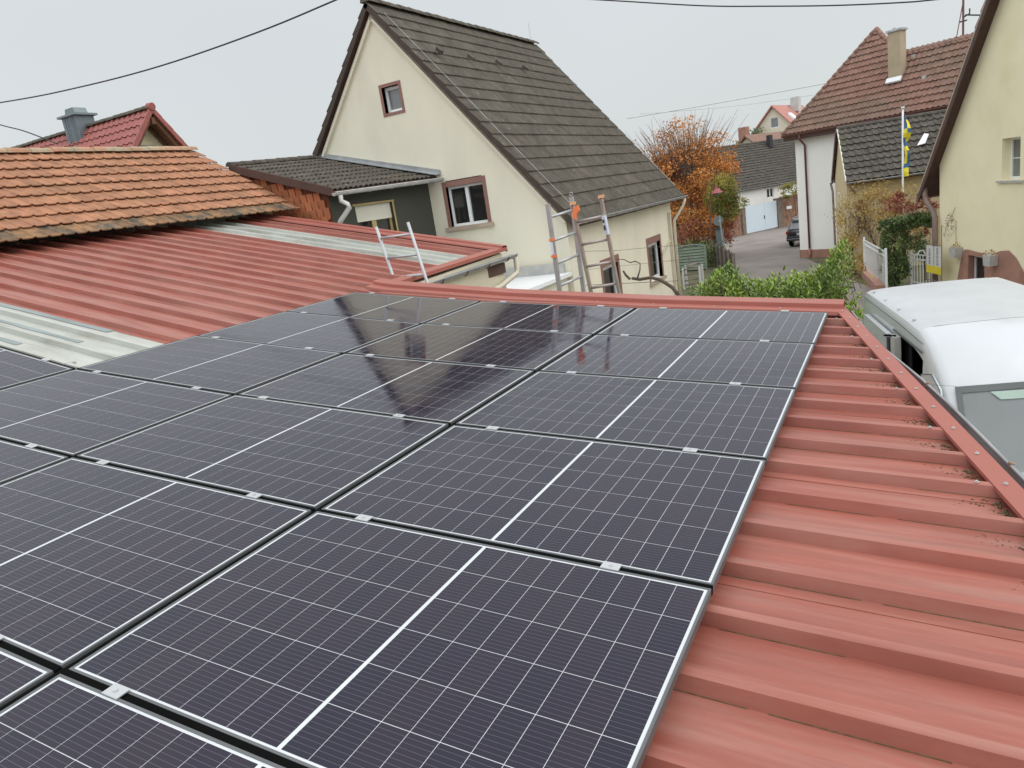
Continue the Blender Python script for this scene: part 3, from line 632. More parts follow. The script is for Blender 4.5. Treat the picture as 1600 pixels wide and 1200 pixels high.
for i in range(7): MB().box(.63, 1.65, .068, .08, 1.385+i*.048, 1.385+i*.048+.040).build('slat', m_cream_pvc, sh, AF)
wd = MB(); wd.box(.62, .68, .1, .16, .6, 1.38).box(1.60, 1.66, .1, .16, .6, 1.38).box(1.08, 1.20, .09, .16, .6, 1.38); win = wd.build('window', m_ywood, an, AF)
for a, b in ((.68, 1.08), (1.20, 1.60)): MB().box(a, b, .13, .14, .6, 1.38).build('pane', m_glass, win, AF)
MB().box(.56, 1.72, .0-.012, .05, 1.72, 1.76).box(1.66, 1.70, -.012, .05, .6, 1.72).build('window_trim', m_ywood, an, AF)
# shingled gable facing the panels
GA = frame((-12.2, 9.72, 0), X=(1, 0, 0), Y=(0, 1, 0))
MB().prism([(-12.3, 9.75, gz(9)), (-9.75, 9.75, gz(9)), (-9.75, 9.75, 2.02), (-12.3, 9.75, 2.86)], (0, .2, 0)).build('gable_wall', m_shingb, an)
sv = MB(); sv.prism([(-.081, 0, 0), (-.081, 0, .20), (.081, 0, .20), (.081, 0, 0), (.055, 0, -.035), (0, 0, -.045), (-.055, 0, -.035)], (0, .012, 0)); sme = None; oa = offs(an)
for r in range(9):
    for c in range(15):
        x = -12.18+.185*c+(.09 if r % 2 else 0); z = 2.72-.165*r
        top = 2.86-(x+12.3)*.33
        if x > -9.86 or z+.20 > top+.035 or z < 1.35: continue
        M4 = Matrix.Translation(Vector((x, 9.725, z))-oa) @ Matrix.Rotation(R(5), 4, 'X')
        if sme is None: s0 = MB(); s0.v = [tuple(q) for q in sv.v]; s0.f = sv.f; t_ = bpy.data.meshes.new('shingle'); t_.from_pydata(s0.v, [], s0.f); t_.materials.append(m_shing); sme = t_
        inst('shingle', sme, an, M4)

# ---------------------------------------------------------------- red tiled house far left
rh = thing('red_house', 'house with bright red tiled roof and timber gable behind the orange barn', 'house', (-26, 15.8, gz(15)))
Xg = -22.0; RY_, RZ_ = 15.82, 6.20; pit = 1.22
def rr(y): return RZ_-abs(y-RY_)*pit
A = (-40, RY_-4.6, RZ_-4.6*pit); B = (Xg, RY_-4.6, RZ_-4.6*pit); C_ = (Xg, RY_, RZ_); D = (-40, RY_, RZ_)
tiles(rh, A, B, C_, D, 60, 20, 'pan', m_tileR, lift=.045, jit=.003)
tiles(rh, (Xg, RY_+4.6, B[2]), (-40, RY_+4.6, B[2]), D, C_, 60, 20, 'pan', m_tileR, lift=.045, jit=.003)
for s in (-1, 1): MB().prism([(-39.9, RY_+s*4.6, B[2]-.05), (Xg-.05, RY_+s*4.6, B[2]-.05), (Xg-.05, RY_, RZ_-.05), (-39.9, RY_, RZ_-.05)], (0, 0, -.1)).build('roof_boards', m_wood, rh)
ridge(rh, (-40, RY_, RZ_+.03), (Xg+.05, RY_, RZ_+.03), 46, .13, m_tileG)
vg = MB()
for s in (-1, 1):
    for i in range(14):
        a = i/14*4.6; b = (i+1)/14*4.6
        vg.prism([(Xg-.02, RY_+s*a, RZ_-a*pit+.10), (Xg-.02, RY_+s*b, RZ_-b*pit+.13), (Xg-.02, RY_+s*b, RZ_-b*pit-.12), (Xg-.02, RY_+s*a, RZ_-a*pit-.14)], (.07, 0, 0))
vg.build('verge_tiles', m_tileR, rh)
MB().tube([(Xg-.1, RY_, RZ_+.07), (Xg+.10, RY_, RZ_+.05)], .13, 10).build('ridge_cap', m_tileR, rh)
RF = frame((Xg-.75, 0, 0), X=(0, 1, 0), Y=(-1, 0, 0))
wall(rh, RF, [(RY_-4.2, gz(15)), (RY_-4.2, rr(RY_-4.2)-.15), (RY_, RZ_-.15), (RY_+4.2, rr(RY_+4.2)-.15), (RY_+4.2, gz(15))], [(RY_-.42, RY_+.42, 4.1, 5.12)], m_yellow, .15)
window(rh, RF, RY_-.42, RY_+.42, 4.1, 5.12, .08, 2, None, .05)
raf = MB()
for s in (-1, 1):
    for dx in (.12, .62): raf.bar((Xg-dx, RY_+s*.05, RZ_-.26), (Xg-dx, RY_+s*4.4, RZ_-4.4*pit-.26), .09, .16)
raf.build('rafter', m_wood, rh)
pu = MB(); pu.box(Xg-.9, Xg-.02, RY_-.07, RY_+.07, RZ_-.50, RZ_-.28)
for s in (-1, 1): pu.box(Xg-.9, Xg-.02, RY_+s*1.9-.07, RY_+s*1.9+.07, RZ_-1.9*pit-.55, RZ_-1.9*pit-.33)
pu.build('purlin', m_wood, rh)
cm_ = MB(); cm_.box(-26.35, -25.52, 15.4, 16.1, 4.7, 6.62); chm = cm_.build('chimney', m_chimz, rh)
MB().prism([(-26.47, 15.3, 6.62), (-25.40, 15.3, 6.62), (-25.40, 16.2, 6.62), (-26.47, 16.2, 6.62)], (0, 0, .07)).build('chimney_plate', m_signback, chm)
MB().prism([(-26.25, 15.5, 6.69), (-25.62, 15.5, 6.69), (-25.70, 15.5, 6.92), (-26.17, 15.5, 6.92)], (0, .5, 0)).build('chimney_cowl', m_signback, chm)
for x in (-26.1, -25.75): MB().box(x-.008, x+.008, 15.33, 15.36, 4.9, 6.60).build('seam', m_signback, chm)

# ---------------------------------------------------------------- white house with hipped tile roof
wh = thing('white_house', 'tall white house with faded red tile roof, chimney and brown gutter at the street corner', 'house', (-4.1, 38.66, gz(38.66)), rot=28)
# local x = right along the street wall (azimuth 118), y inward, z up from the corner ground point
zb = gz(38.66); H = 2.42-zb
IDF = Matrix.Identity(4)
wall(wh, IDF, [(0, -.3), (0, H+.1), (9, H+.1), (9, -.3)], [], m_white)
MB().quad((0, 0, -.3), (0, 0, H+.1), (0, 9, H+.1), (0, 9, -.3)).build('wall', m_white, wh)
MB().prism([(-.02, -.02, -.4), (9.0, -.02, -.4), (9.0, -.02, .42), (-.02, -.02, .42)], (0, .02-.001, 0)).build('plinth', m_plinth, wh)
MB().box(-.02, -.001, -.02, 9, -.4, .42).build('plinth', m_plinth, wh)
ez = 2.50-zb
El, Er, Ap, No, Rr = (-.38, -.45, ez), (8.75, -.45, ez), (2.6, 3.08, 6.72-zb), (4.45, 1.80, 5.13-zb), (7.75, 1.82, 5.15-zb)
def inpoly(x, y, poly):
    c = False; j = len(poly)-1
    for i in range(len(poly)):
        if (poly[i][1] > y) != (poly[j][1] > y) and x < (poly[j][0]-poly[i][0])*(y-poly[i][1])/(poly[j][1]-poly[i][1])+poly[i][0]: c = not c
        j = i
    return c
fp = [(p[0], p[1]) for p in (El, Er, Rr, No, Ap)]
# plane through eave and apex
k = (Ap[2]-ez)/(Ap[1]+.45); top = lambda x: (x, Ap[1], Ap[2])
tiles(wh, El, Er, (8.75, Ap[1], Ap[2]), (-.38, Ap[1], Ap[2]), 40, 15, 'pan', m_tileW, mask=lambda u, v: inpoly(-.38+9.13*u, -.45+(Ap[1]+.45)*v, fp), lift=.06, jit=.006)
MB().prism([(x, y, ez+(y+.45)*k-.05) for x, y in fp], (0, 0, -.08)).build('roof_boards', m_tileW, wh)
# left hip plane and hidden planes
MB().prism([El, Ap, (-.38, 6.6, ez)], (0, 0, -.06)).build('roof_boards', m_tileW, wh)
MB().prism([Ap, (-.38, 6.6, ez), (5.6, 6.6, ez)], (0, 0, -.06)).build('roof_boards', m_tileW, wh)
MB().prism([Ap, (5.6, 6.6, ez), (No[0]+.3, No[1]+.3, No[2]-.5)], (0, 0, -.06)).build('roof_boards', m_tileW, wh)
MB().prism([(No[0]-.2, No[1]+.02, No[2]-.04), (Rr[0], Rr[1]+.02, Rr[2]-.04), (Rr[0]+1, 4.5, ez), (No[0], 4.5, ez)], (0, 0, -.06)).build('roof_boards', m_tileW, wh)
MB().prism([(Rr[0], Rr[1], Rr[2]), (8.75, -.45, ez), (8.75, 4.5, ez)], (0, 0, -.06)).build('roof_boards', m_tileW, wh)
def hipline(a, b, n):
    a = Vector(a); b = Vector(b); mb = MB()
    for i in range(n): p = a.lerp(b, i/n); q = a.lerp(b, (i+1)/n+.01); mb.tube([p+Vector((0, 0, .02)), q], [.12, .10], 8)
    mb.build('hip_tiles', m_tileW, wh, smooth=True)
hipline(El, Ap, 18); hipline(Rr, Er, 10); hipline(No, Rr, 12); hipline(Ap, No, 8)
MB().prism([(-.36, -.42, ez-.30), (8.7, -.42, ez-.30), (8.7, -.42, ez-.04), (-.36, -.42, ez-.04)], (0, .42, 0)).build('eaves_box', m_board, wh)
MB().box(-.36, 0, -.40, 9, ez-.30, ez-.06).build('eaves_box', m_board, wh)
gutter(wh, (-.40, -.50, ez-.02), (8.75, -.50, ez-.02), .075, m_pipebr, out=(0, -1, 0))
MB().tube([(.60, -.50, ez-.08), (.60, -.45, ez-.35), (.60, -.09, ez-.62), (.60, -.08, 0.3)], .05, 8).build('downpipe', m_pipebr, wh, smooth=True)
MB().tube([(.60, -.08, .5), (.60, -.08, -.1)], .065, 8).build('pipe_shoe', m_plinth, wh, smooth=True)
MB().box(-.05, 9, -.03, 0, H-.24, H-.02).build('cornice', m_white, wh)
cp = MB(); cp.box(4.42, 4.98, .72, 1.22, 3.9-zb, 6.08-zb); chp = cp.build('chimney', m_chim, wh)
MB().box(4.36, 5.04, .66, 1.28, 6.08-zb, 6.17-zb).build('chimney_cap', m_zinc, chp)
MB().tube([(4.6, .95, 6.17-zb), (4.6, .95, 6.27-zb)], .07, 8).build('flue', m_zincd, chp)
MB().prism([(4.36, .60, 3.93-zb), (5.04, .60, 3.93-zb), (5.04, .74, 4.12-zb), (4.36, .74, 4.12-zb)], (0, -.05, .06)).build('chimney_flashing', m_pvc, chp)
for x, y in ((6.05, .62), (5.15, 1.5)): MB().box(x-.07, x+.07, y-.06, y+.06, ez+(y+.45)*k+.02, ez+(y+.45)*k+.18).build('vent', m_zincd, wh)
mast = MB(); mast.tube([(7.0, 2.0, 4.4-zb), (7.0, 2.0, 7.6-zb)], .045, 8); mast.tube([(6.75, 1.8, 4.9-zb), (6.98, 2.0, 6.6-zb)], .02, 6); mo_ = mast.build('service_mast', m_pipebr, wh)
MB().tube([(7.0, 2.0, 6.05-zb), (7.3, 1.9, 6.12-zb), (7.3, 1.9, 6.32-zb)], .03, 6).tube([(6.85, 2, 5.9-zb), (7.15, 2, 5.9-zb)], .03, 6).tube([(7, 2, 7.6-zb), (7, 2, 7.75-zb)], .07, 8).build('insulator', m_wire, mo_)

# ---------------------------------------------------------------- small ochre house with mossy roof
oh = thing('ochre_house', 'small ochre house with mossy dark tiled roof in front of the white house', 'house', (-1.47, 31.0, gz(31)), rot=-10)
zb2 = gz(31); ez = .07-zb2; rz2 = 2.24-zb2; dp_ = 2.4
MB().prism([(.12, 0, ez-.04), (5.2, 0, ez-.04), (5.2, dp_, rz2-.04), (.12, dp_, rz2-.04)], (0, 0, -.08)).build('roof_boards', m_board, oh)
MB().prism([(.12, 2*dp_, ez-.04), (5.2, 2*dp_, ez-.04), (5.2, dp_, rz2-.04), (.12, dp_, rz2-.04)], (0, 0, -.08)).build('roof_boards', m_board, oh)
tiles(oh, (.10, 0, ez), (5.2, 0, ez), (5.2, dp_, rz2), (.10, dp_, rz2), 20, 9, 'pan', m_tileB, lift=.055, jit=.006)
tiles(oh, (5.2, 2*dp_, ez), (.1, 2*dp_, ez), (.1, dp_, rz2), (5.2, dp_, rz2), 20, 9, 'pan', m_tileB, lift=.055, jit=.006)
MB().tube([(.08, dp_, rz2+.02), (5.2, dp_, rz2+.02)], .10, 8).build('ridge_tiles', m_tileB, oh)
OF = Matrix.Translation((.2, .3, 0))
wall(oh, OF, [(0, -.3), (0, ez), (5, ez), (5, -.3)], [], m_ochre)
MB().prism([(.2, .3, -.3), (.2, .3, ez+.1), (.2, dp_, rz2-.1), (.2, 2*dp_-.3, ez+.1), (.2, 2*dp_-.3, -.3)], (-.04, 0, 0)).build('gable_wall', m_ochre, oh)
MB().bar((.10, 0, ez+.02), (.10, dp_, rz2+.02), .05, .10).build('verge_board', m_cream_pvc, oh)
MB().bar((.06, dp_, rz2-.06), (.06, 2*dp_, ez-.06), .06, .24).build('verge_board', m_board, oh)
gutter(oh, (.1, -.06, ez-.02), (5.2, -.06, ez-.02), .06, m_zinc, out=(0, -1, 0))
MB().tube([(.25, -.06, ez-.1), (.3, .05, ez-.3), (.45, .24, ez-.45)], .045, 7).build('downpipe', m_pipegb, oh)
MB().tube([(.0, 2*dp_-.05, ez-.1), (.06, 2*dp_-.2, ez-.5), (.08, 2*dp_-.25, .1)], .05, 7).build('downpipe', m_pipegb, oh)
window(oh, Matrix([[0, 1, 0, .15], [-1, 0, 0, 0], [0, 0, 1, 0], [0, 0, 0, 1]]), -3.6, -2.6, ez-1.5, ez-.5, .0, 1, None)
k2 = (rz2-ez)/dp_
MB().prism([(2.85, .95, ez+.95*k2+.16), (3.15, 1.0, ez+1.0*k2+.16), (3.35, 1.35, ez+1.35*k2+.17), (3.2, 1.4, ez+1.4*k2+.17)], (0, 0, .02)).build('metal_patch', m_pvc, oh)

# ---------------------------------------------------------------- yellow house at the right edge
yh = thing('yellow_house', 'pale yellow house with steep gable and brown verge at the right edge', 'house', (1.7, 24.74, gz(24.74)), rot=68)
zy = gz(24.74)   # local: x towards the camera along the wall (azimuth 158), y inward (azimuth 68)
def yr_(x): return 4.46-zy+(x-3.03)*1.22
xr_ = 5.6
wins = [(3.31, 4.15, -.05-zy, 1.02-zy), (1.62, 2.55, -3.05-zy, -2.18-zy)]
wall(yh, IDF, [(-.15, -.3), (-.15, yr_(-.15)-.12), (xr_, yr_(xr_)-.12), (2*xr_+.15, yr_(-.15)-.12), (2*xr_+.15, -.3)], wins, m_yellow, .28)
window(yh, IDF, *wins[0], .22, 1, None, glass=m_glassg, bars=1, fw=.07)
MB().box(3.15, 4.35, -.06, .25, -.11-zy, -.053-zy).build('sill', m_zincd, yh)
window(yh, IDF, *wins[1], .16, 1, None, glass=m_glass, fw=.07)
MB().quad((-.15, 0, -.3), (-.15, 0, yr_(-.15)-.1), (-.15, 8, yr_(-.15)-.1), (-.15, 8, -.3)).build('wall', m_yellow, yh)
# exposed red sandstone: irregular patch around the cellar window, 12 mm proud
sp = [(.85, -3.6-zy), (1.0, -3.0-zy), (1.18, -2.45-zy), (1.38, -2.06-zy), (1.6, -2.02-zy), (2.1, -2.05-zy), (2.75, -2.07-zy), (3.1, -2.0-zy), (3.35, -1.93-zy), (3.75, -1.88-zy), (4.1, -2.05-zy), (4.45, -2.38-zy), (4.75, -2.9-zy), (5.0, -3.6-zy)]
loops = [[Vector((x, z, 0)) for x, z in sp], [Vector((1.62, -3.05-zy, 0)), Vector((1.62, -2.18-zy, 0)), Vector((2.55, -2.18-zy, 0)), Vector((2.55, -3.05-zy, 0))]]
pp = [q for l in loops for q in l]; mb = MB()
for t in tessellate_polygon(loops): mb.quad(*[(pp[i].x, -.014, pp[i].y) for i in t])
mb.build('sandstone_base', m_plinth, yh)
MB().box(1.62, 1.66, -.014, .15, -3.05-zy, -2.18-zy).build('window_reveal', m_pinkb, yh)
ov = .32
for nm, mm, a, b, wdt in (('verge_board', m_board, -.03, -.27, .04), ('roof_edge', m_sill, .06, -.03, .05)):
    mb = MB(); mb.prism([(-.95, -ov, yr_(-.95)+a), (xr_, -ov, yr_(xr_)+a), (xr_, -ov, yr_(xr_)+b), (-.95, -ov, yr_(-.95)+b)], (0, wdt if nm != 'roof_edge' else .1, 0)); mb.build(nm, mm, yh)
MB().prism([(-.95, -ov+.03, yr_(-.95)-.02), (xr_, -ov+.03, yr_(xr_)-.02), (xr_, 8.3, yr_(xr_)-.02), (-.95, 8.3, yr_(-.95)-.02)], (0, 0, -.10)).build('roof_boards', m_board, yh)
tiles(yh, (-1.0, 8.3, yr_(-1.0)), (-1.0, -ov, yr_(-1.0)), (xr_, -ov, yr_(xr_)), (xr_, 8.3, yr_(xr_)), 30, 24, 'pan', m_tileW, lift=.05)
MB().prism([(2*xr_+1, -ov+.03, yr_(-1)-.02), (xr_, -ov+.03, yr_(xr_)-.02), (xr_, 8.3, yr_(xr_)-.02), (2*xr_+1, 8.3, yr_(-1.)-.02)], (0, 0, -.10)).build('roof_boards', m_tileW, yh)
MB().tube([(-.72, -.20, -.20-zy), (-.70, -.20, -.42-zy), (-.62, -.18, -.62-zy), (-.28, -.12, -.98-zy), (-.2, -.12, -1.15-zy), (-.2, -.12, 0)], .085, 10).build('downpipe', m_pipegb, yh, smooth=True)
gutter(yh, (-1.02, -ov, yr_(-1.0)-.03), (-1.02, 8.3, yr_(-1.0)-.03), .07, m_pipegb, out=(-1, 0, 0))
for x, z in ((1.15, -2.12-zy), (3.08, -2.18-zy)):
    pl_ = thing('wall_planter', 'small grey wall planter box %s the cellar window of the yellow house' % ('left of' if x < 2 else 'right of'), 'planter', (0, 0, 0), group='planters on the yellow house')
    pl_.matrix_world = yh.matrix_basis; MODE[pl_.name] = 'l'; pl_.location = yh.location; pl_.rotation_euler = yh.rotation_euler
    b_ = MB(); b_.prism([(x-.16, -.24, z-.16), (x+.16, -.24, z-.16), (x+.19, -.24, z+.14), (x-.19, -.24, z+.14)], (0, .22, 0)); b_.build('box', m_zincd, pl_)
    foliage('plant', m_leafH, pl_, [(x, -.14, z+.18, .12)], 60, .06, seed=int(x*10))
sg = thing('wall_sign', 'white and yellow sign with dark sideways lettering on the yellow house corner', 'sign', (0, 0, 0))
sg.location = yh.location; sg.rotation_euler = yh.rotation_euler; MODE[sg.name] = 'l'
F_ = Matrix.Translation((0, -.42, 0))
MB().box(-.12, .86, -.42, -.40, -2.58-zy, -1.96-zy).build('board', m_sign, sg)
MB().box(-.12, .86, -.424, -.403, -2.82-zy, -2.581-zy).build('yellow_band', m_signy, sg)
MB().tube([(-.16, -.41, -1.80-zy), (-.16, -.41, -3.1-zy)], .012, 5).tube([(.88, -.41, -1.3-zy), (.88, -.41, -3.1-zy)], .012, 5).tube([(-.16, -.41, -3.05-zy), (.88, -.41, -3.05-zy)], .012, 5).tube([(-.16, -.41, -1.90-zy), (.88, -.41, -1.90-zy)], .012, 5).build('bracket', m_oldwood, sg)
for i, (tx, h) in enumerate((('FERIEN', .125), ('WOHNUNGEN', .125), ('ZIMMER', .125))):
    text(sg, F_, tx, .165 if i != 1 else .155*.68, m_ink, .16+.26*i, -2.56-zy, 90).location = (0, -.003, 0)
vt = foliage('dry_vine', m_bark, None, [tuple(yh.matrix_basis @ Vector((0, 0, 0)))+(0.01,)], 1, .01); bpy.data.objects.remove(vt)
yh_m = Matrix.Translation(yh.location) @ Matrix.Rotation(-R(68), 4, 'Z')
dv = thing('dry_vine', 'thin leafless vine on the yellow wall above the sign', 'plant', tuple(yh.location)); dv.rotation_euler = yh.rotation_euler; MODE[dv.name] = 'l'
foliage('twigs', m_pinkb, dv, [(.55, -.03, -1.35-zy, .35, .01, .42)], 90, .07, .3, seed=4)
MB().tube([(.2, -.03, -1.7-zy), (.4, -.03, -1.3-zy), (.75, -.03, -1.0-zy), (.9, -.03, -.8-zy)], .006, 4).tube([(.95, -.03, -1.9-zy), (.93, -.03, -1.2-zy)], .006, 4).build('stem', m_bark, dv)

# ---------------------------------------------------------------- gate house at the end of the street
gh = thing('gate_house', 'long white building with dark tiled roof behind the pale blue gate', 'house', (-10.74, 60.52, gz(60.52)), rot=-59)
zg = gz(60.52); ez = -.62-zg; rz3 = 3.2-zg
tiles(gh, (-2, 2.0, ez), (18, 2.0, ez), (18, 6.5, rz3), (-2, 6.5, rz3), 70, 17, 'pan', m_tileB, lift=.07, jit=.006)
MB().prism([(-1.9, 2.0, ez-.05), (18, 2.0, ez-.05), (18, 6.5, rz3-.05), (-1.9, 6.5, rz3-.05)], (0, 0, -.08)).build('roof_boards', m_board, gh)
MB().prism([(-1.9, 11, ez-.05), (18, 11, ez-.05), (18, 6.5, rz3-.05), (-1.9, 6.5, rz3-.05)], (0, 0, -.08)).build('roof_boards', m_tileB, gh)
MB().tube([(-2, 6.5, rz3+.03), (18, 6.5, rz3+.03)], .13, 8).build('ridge_tiles', m_tileB, gh)
wall(gh, Matrix.Translation((0, 2.35, 0)), [(1.1, -.3), (1.1, ez), (17.5, ez), (17.5, -.3)], [(5.72, 6.6, -1.72-zg, -.9-zg)], m_white, .15)
window(gh, Matrix.Translation((0, 2.35, 0)), 5.72, 6.6, -1.72-zg, -.9-zg, .05, 2, m_white, .06, fw=.07)
MB().quad((1.1, 2.35, -.3), (1.1, 2.35, ez), (1.1, 10, ez), (1.1, 10, -.3)).build('wall', m_stone, gh)
gutter(gh, (-1.9, 1.95, ez-.02), (18, 1.95, ez-.02), .07, m_zinc, out=(0, -1, 0))
MB().box(10.5, 10.9, 5.6, 6.0, rz3-.6, rz3+.55).build('vent_pipe', m_wire, gh)
gt = thing('yard_gate', 'pale blue double yard gate closing the end of the street', 'gate', tuple(gh.location), rot=-59)
MB().box(.04, 2.45, -.03, .03, .05, 2.26).build('gate_leaf', m_gate, gt); MB().box(2.465, 3.95, -.03, .03, .05, 2.26).build('gate_leaf', m_gate, gt)
MB().box(2.33, 2.40, -.07, -.03, .95, 1.25).build('handle', m_ink, gt)
def stones(parent, x0, x1, y, z0_, z1f, m, seed, th=.35, h=.2):
    g = random.Random(seed); mb = MB(); z = z0_
    while z < max(z1f(x0), z1f(x1)):
        hh = h*g.uniform(.75, 1.2); x = x0
        while x < x1-.05:
            w = min(g.uniform(.22, .55), x1-x)
            if z+hh < z1f(x+w/2)+.12:
                d = g.uniform(-.02, .015); mb.box(x+.008, x+w-.008, y+d, y+th, z+.008, z+hh-.008)
            x += w
        z += hh
    ob_ = mb.build('stones', m, parent); ob_['kind'] = 'stuff'
    MB().box(x0, x1, y+.04, y+th-.02, z0_, min(z1f(x0), z1f(x1))-.03).build('mortar', m_concrete, parent)
sw = thing('stone_wall', 'red sandstone garden wall left of the pale blue gate', 'wall', tuple(gh.location), rot=-59)
stones(sw, -6.5, -.42, -.05, -.1, lambda x: 1.62+.05*(-.4-x)*0, m_stone, 3)
gp = thing('gate_pillar', 'weathered brown pillar on the left side of the pale blue gate', 'pillar', tuple(gh.location), rot=-59); MB().box(-.40, .0, -.15, .25, -.1, 2.1).build('post', m_concrete, gp)
MB().box(-.44, .04, -.19, .29, 2.1, 2.16).build('cap', m_concrete, gp)
gp = thing('gate_pillar', 'broad weathered pillar on the right side of the pale blue gate', 'pillar', tuple(gh.location), rot=-59); MB().box(4.0, 4.75, -.12, .3, -.1, 2.35).build('post', m_concrete, gp)
MB().box(3.97, 4.78, -.15, .33, 2.35, 2.42).build('cap', m_concrete, gp)
sw = thing('stone_wall', 'red sandstone wall with letter box right of the gate', 'wall', tuple(gh.location), rot=-59)
stones(sw, 4.8, 8.6, .02, -.1, lambda x: 2.5, m_stone, 4)
MB().box(5.2, 5.85, -.06, .02, 1.35, 1.6).build('letter_box', m_pvc, sw)

# far houses --------------------------------------------------------
def farhouse(label, o, az, wdt, dep, eave, rise, mw, mr, wins=(), dorm=None):
    h = thing('far_house', label, 'house', o, rot=az)
    wall(h, IDF, [(0, -3), (0, eave), (wdt/2, eave+rise), (wdt, eave), (wdt, -3)], wins, mw, .1)
    for w_ in wins: window(h, IDF, *w_, .05, 1, None, fw=.08, glass=m_glassg)
    MB().box(0, wdt, .11, dep, -3, eave-.02).build('wall', mw, h)
    for s in (0, 1):
        x0 = -.4 if s == 0 else wdt+.4; zz = eave-.4*rise/(wdt/2)
        MB().prism([(x0, -.4, zz), (wdt/2, -.4, eave+rise+.1), (wdt/2, dep, eave+rise+.1), (x0, dep, zz)], (0, 0, .2)).build('roof', mr, h)
    return h
fh = farhouse('distant cream gabled house with red roof and skylight above the dark roof', (-19.6, 106, -2), 12, 11.0, 12, 4.3, 5.9, m_farcream, m_farred, [(3.2, 4.3, 4.3, 5.4), (4.7, 5.8, 4.3, 5.4), (5.1, 6.2, 7.6, 8.9)])
MB().box(5.8, 6.9, 6, 7, 9.5, 11.4).build('chimney', m_zincd, fh)
MB().prism([(6.9, 1.6, 8.95), (8.1, 1.6, 7.7), (8.1, 3.0, 7.7), (6.9, 3.0, 8.95)], (.03, 0, .32)).build('skylight', m_pvc, fh)
MB().box(7.2, 10.5, 5, 9, 4, 9.3).build('dormer', m_farcream, fh)
fh = farhouse('distant reddish house with chimney just above the dark roof at the tree', (-16.4, 84, -2.5), 20, 5.0, 8, 4.6, 2.1, m_farcream, m_tileW)
MB().box(1.2, 2.1, .6, 1.4, 4.8, 7.9).build('chimney', m_plinth, fh)
farhouse('distant low roof between the autumn tree and the far cream house', (-14.6, 92, -2.5), 70, 6, 12, 3.2, 1.6, m_farcream, m_tileW)
farhouse('distant house with reddish roof hidden behind the autumn tree', (-23.5, 96, -2.5), 75, 9, 10, 3.6, 2.6, m_farcream, m_farred)

# ---------------------------------------------------------------- white van
van = thing('delivery_van', 'white delivery van with open sliding door parked beside the red roof', 'van', (1.17, 4.44, gz(5.5)-.05), rot=-13)
VW, VH, VLn = 1.98, 2.52, 5.45
ST = [ # y, roof height, inset of side at roof, side shift
 (0.0, .62, .22, .22), (.10, .95, .16, .10), (.45, 1.12, .14, .03), (.80, 1.28, .12, 0), (1.15, 1.67, .14, 0), (1.5, 2.06, .16, 0), (1.62, 2.16, .15, 0), (1.8, 2.28, .14, 0), (2.05, 2.41, .13, 0), (2.15, 2.445, .12, 0), (2.3, 2.485, .12, 0), (2.48, 2.51, .12, 0), (3.1, 2.52, .12, 0), (4.6, 2.52, .12, 0), (5.25, 2.51, .12, 0), (5.38, 2.48, .13, .02), (5.45, 2.36, .16, .05)]
def vring(y, h, ins, sh):
    # left half: bottom -> roof centre
    lv = [(sh+.03, .30), (sh, .62), (sh, .95), (sh+.005, min(1.24, h*.92))]
    b = lv[-1][1]; t = h-.14
    if t > b+.05: lv += [(sh+.012+.05*ins, b+(t-b)*.33), (sh+.02+.25*ins, b+(t-b)*.62), (sh+.03+.3*ins, b+(t-b)*.925), (sh+.035+.32*ins, t)]
    else: lv += [(sh+.02, b+.005), (sh+.03, b+.01), (sh+.04, b+.015), (sh+.05, b+.02)]
    lv += [(sh+.042+.36*ins, h-.075), (sh+.066+.40*ins, h-.030), (sh+.13+.42*ins, h-.002), (sh+.40+.5*ins, h+.012), (VW/2, h+.022)]
    full = lv+[(VW-x, z) for x, z in lv[::-1][1:]]
    return [(x, y, z) for x, z in full]
rows = [vring(*s) for s in ST]; nR = len(rows[0])
mb = MB(); mb.strip(rows); w1 = nR-1; keep = []; wind = []; side = []; door = []; roofp = []
for idx, f in enumerate(mb.f):
    i, j = divmod(idx, w1); y0 = ST[i][0]; y1 = ST[i+1][0]
    if y0 >= .79 and y1 <= 1.51 and 10 <= j <= w1-11: wind.append(f); continue          # windscreen
    if y0 >= 1.49 and y1 <= 2.06 and j in (3, 4, 5) : side.append((i, j, f)); continue    # left door window
    if y0 >= 1.49 and y1 <= 2.06 and j in (w1-4, w1-5, w1-6): side.append((i, j, f)); continue
    if 2.14 <= y0 and y1 <= 3.11 and 1 <= j <= 5: door.append(f); continue              # open sliding door
    if y0 >= 2.47 and 9 <= j <= w1-10: roofp.append(f); continue
    keep.append(f)
allf = mb.f; n0 = len(mb.v)
mb.f = keep; mb.f.append(tuple(range(nR))[::-1]); mb.f.append(tuple(range(n0-nR, n0)))
body = mb.build('body', m_van, van, smooth=True)
def sub(name, f, m, parent, off=(0, 0, 0), smooth=True):
    q = MB(); q.v = [tuple(Vector(v)+Vector(off)) for v in rows_v]; q.f = f; used = sorted({i for g_ in f for i in g_}); mp = {u: k for k, u in enumerate(used)}
    q.v = [q.v[u] for u in used]; q.f = [tuple(mp[i] for i in g_) for g_ in f]; return q.build(name, m, parent, smooth=smooth)
rows_v = [p for r in rows for p in r]
roof = sub('roof', roofp, m_vanroof, van)
rb = MB()
for x in (.50, .78, 1.2, 1.48):
    for a, b in ((2.75, 3.7), (3.95, 5.2)): rb.strip([[(x-.05, y, 2.530), (x-.03, y, 2.541), (x+.03, y, 2.541), (x+.05, y, 2.530)] for y in (a, (a+b)/2, b)]); rb.v[-12:] = [(x_, y_, z_-(.03 if abs(y_-(a+b)/2) > .1 else 0)) for x_, y_, z_ in rb.v[-12:]]
rb.build('roof_rib', m_vanroof, roof, smooth=True)
gm_ = MB()
for x in (.20, VW-.20): gm_.tube([(x, 2.7, 2.497), (x, 4, 2.499), (x, 5.3, 2.49)], .010, 6)
pass
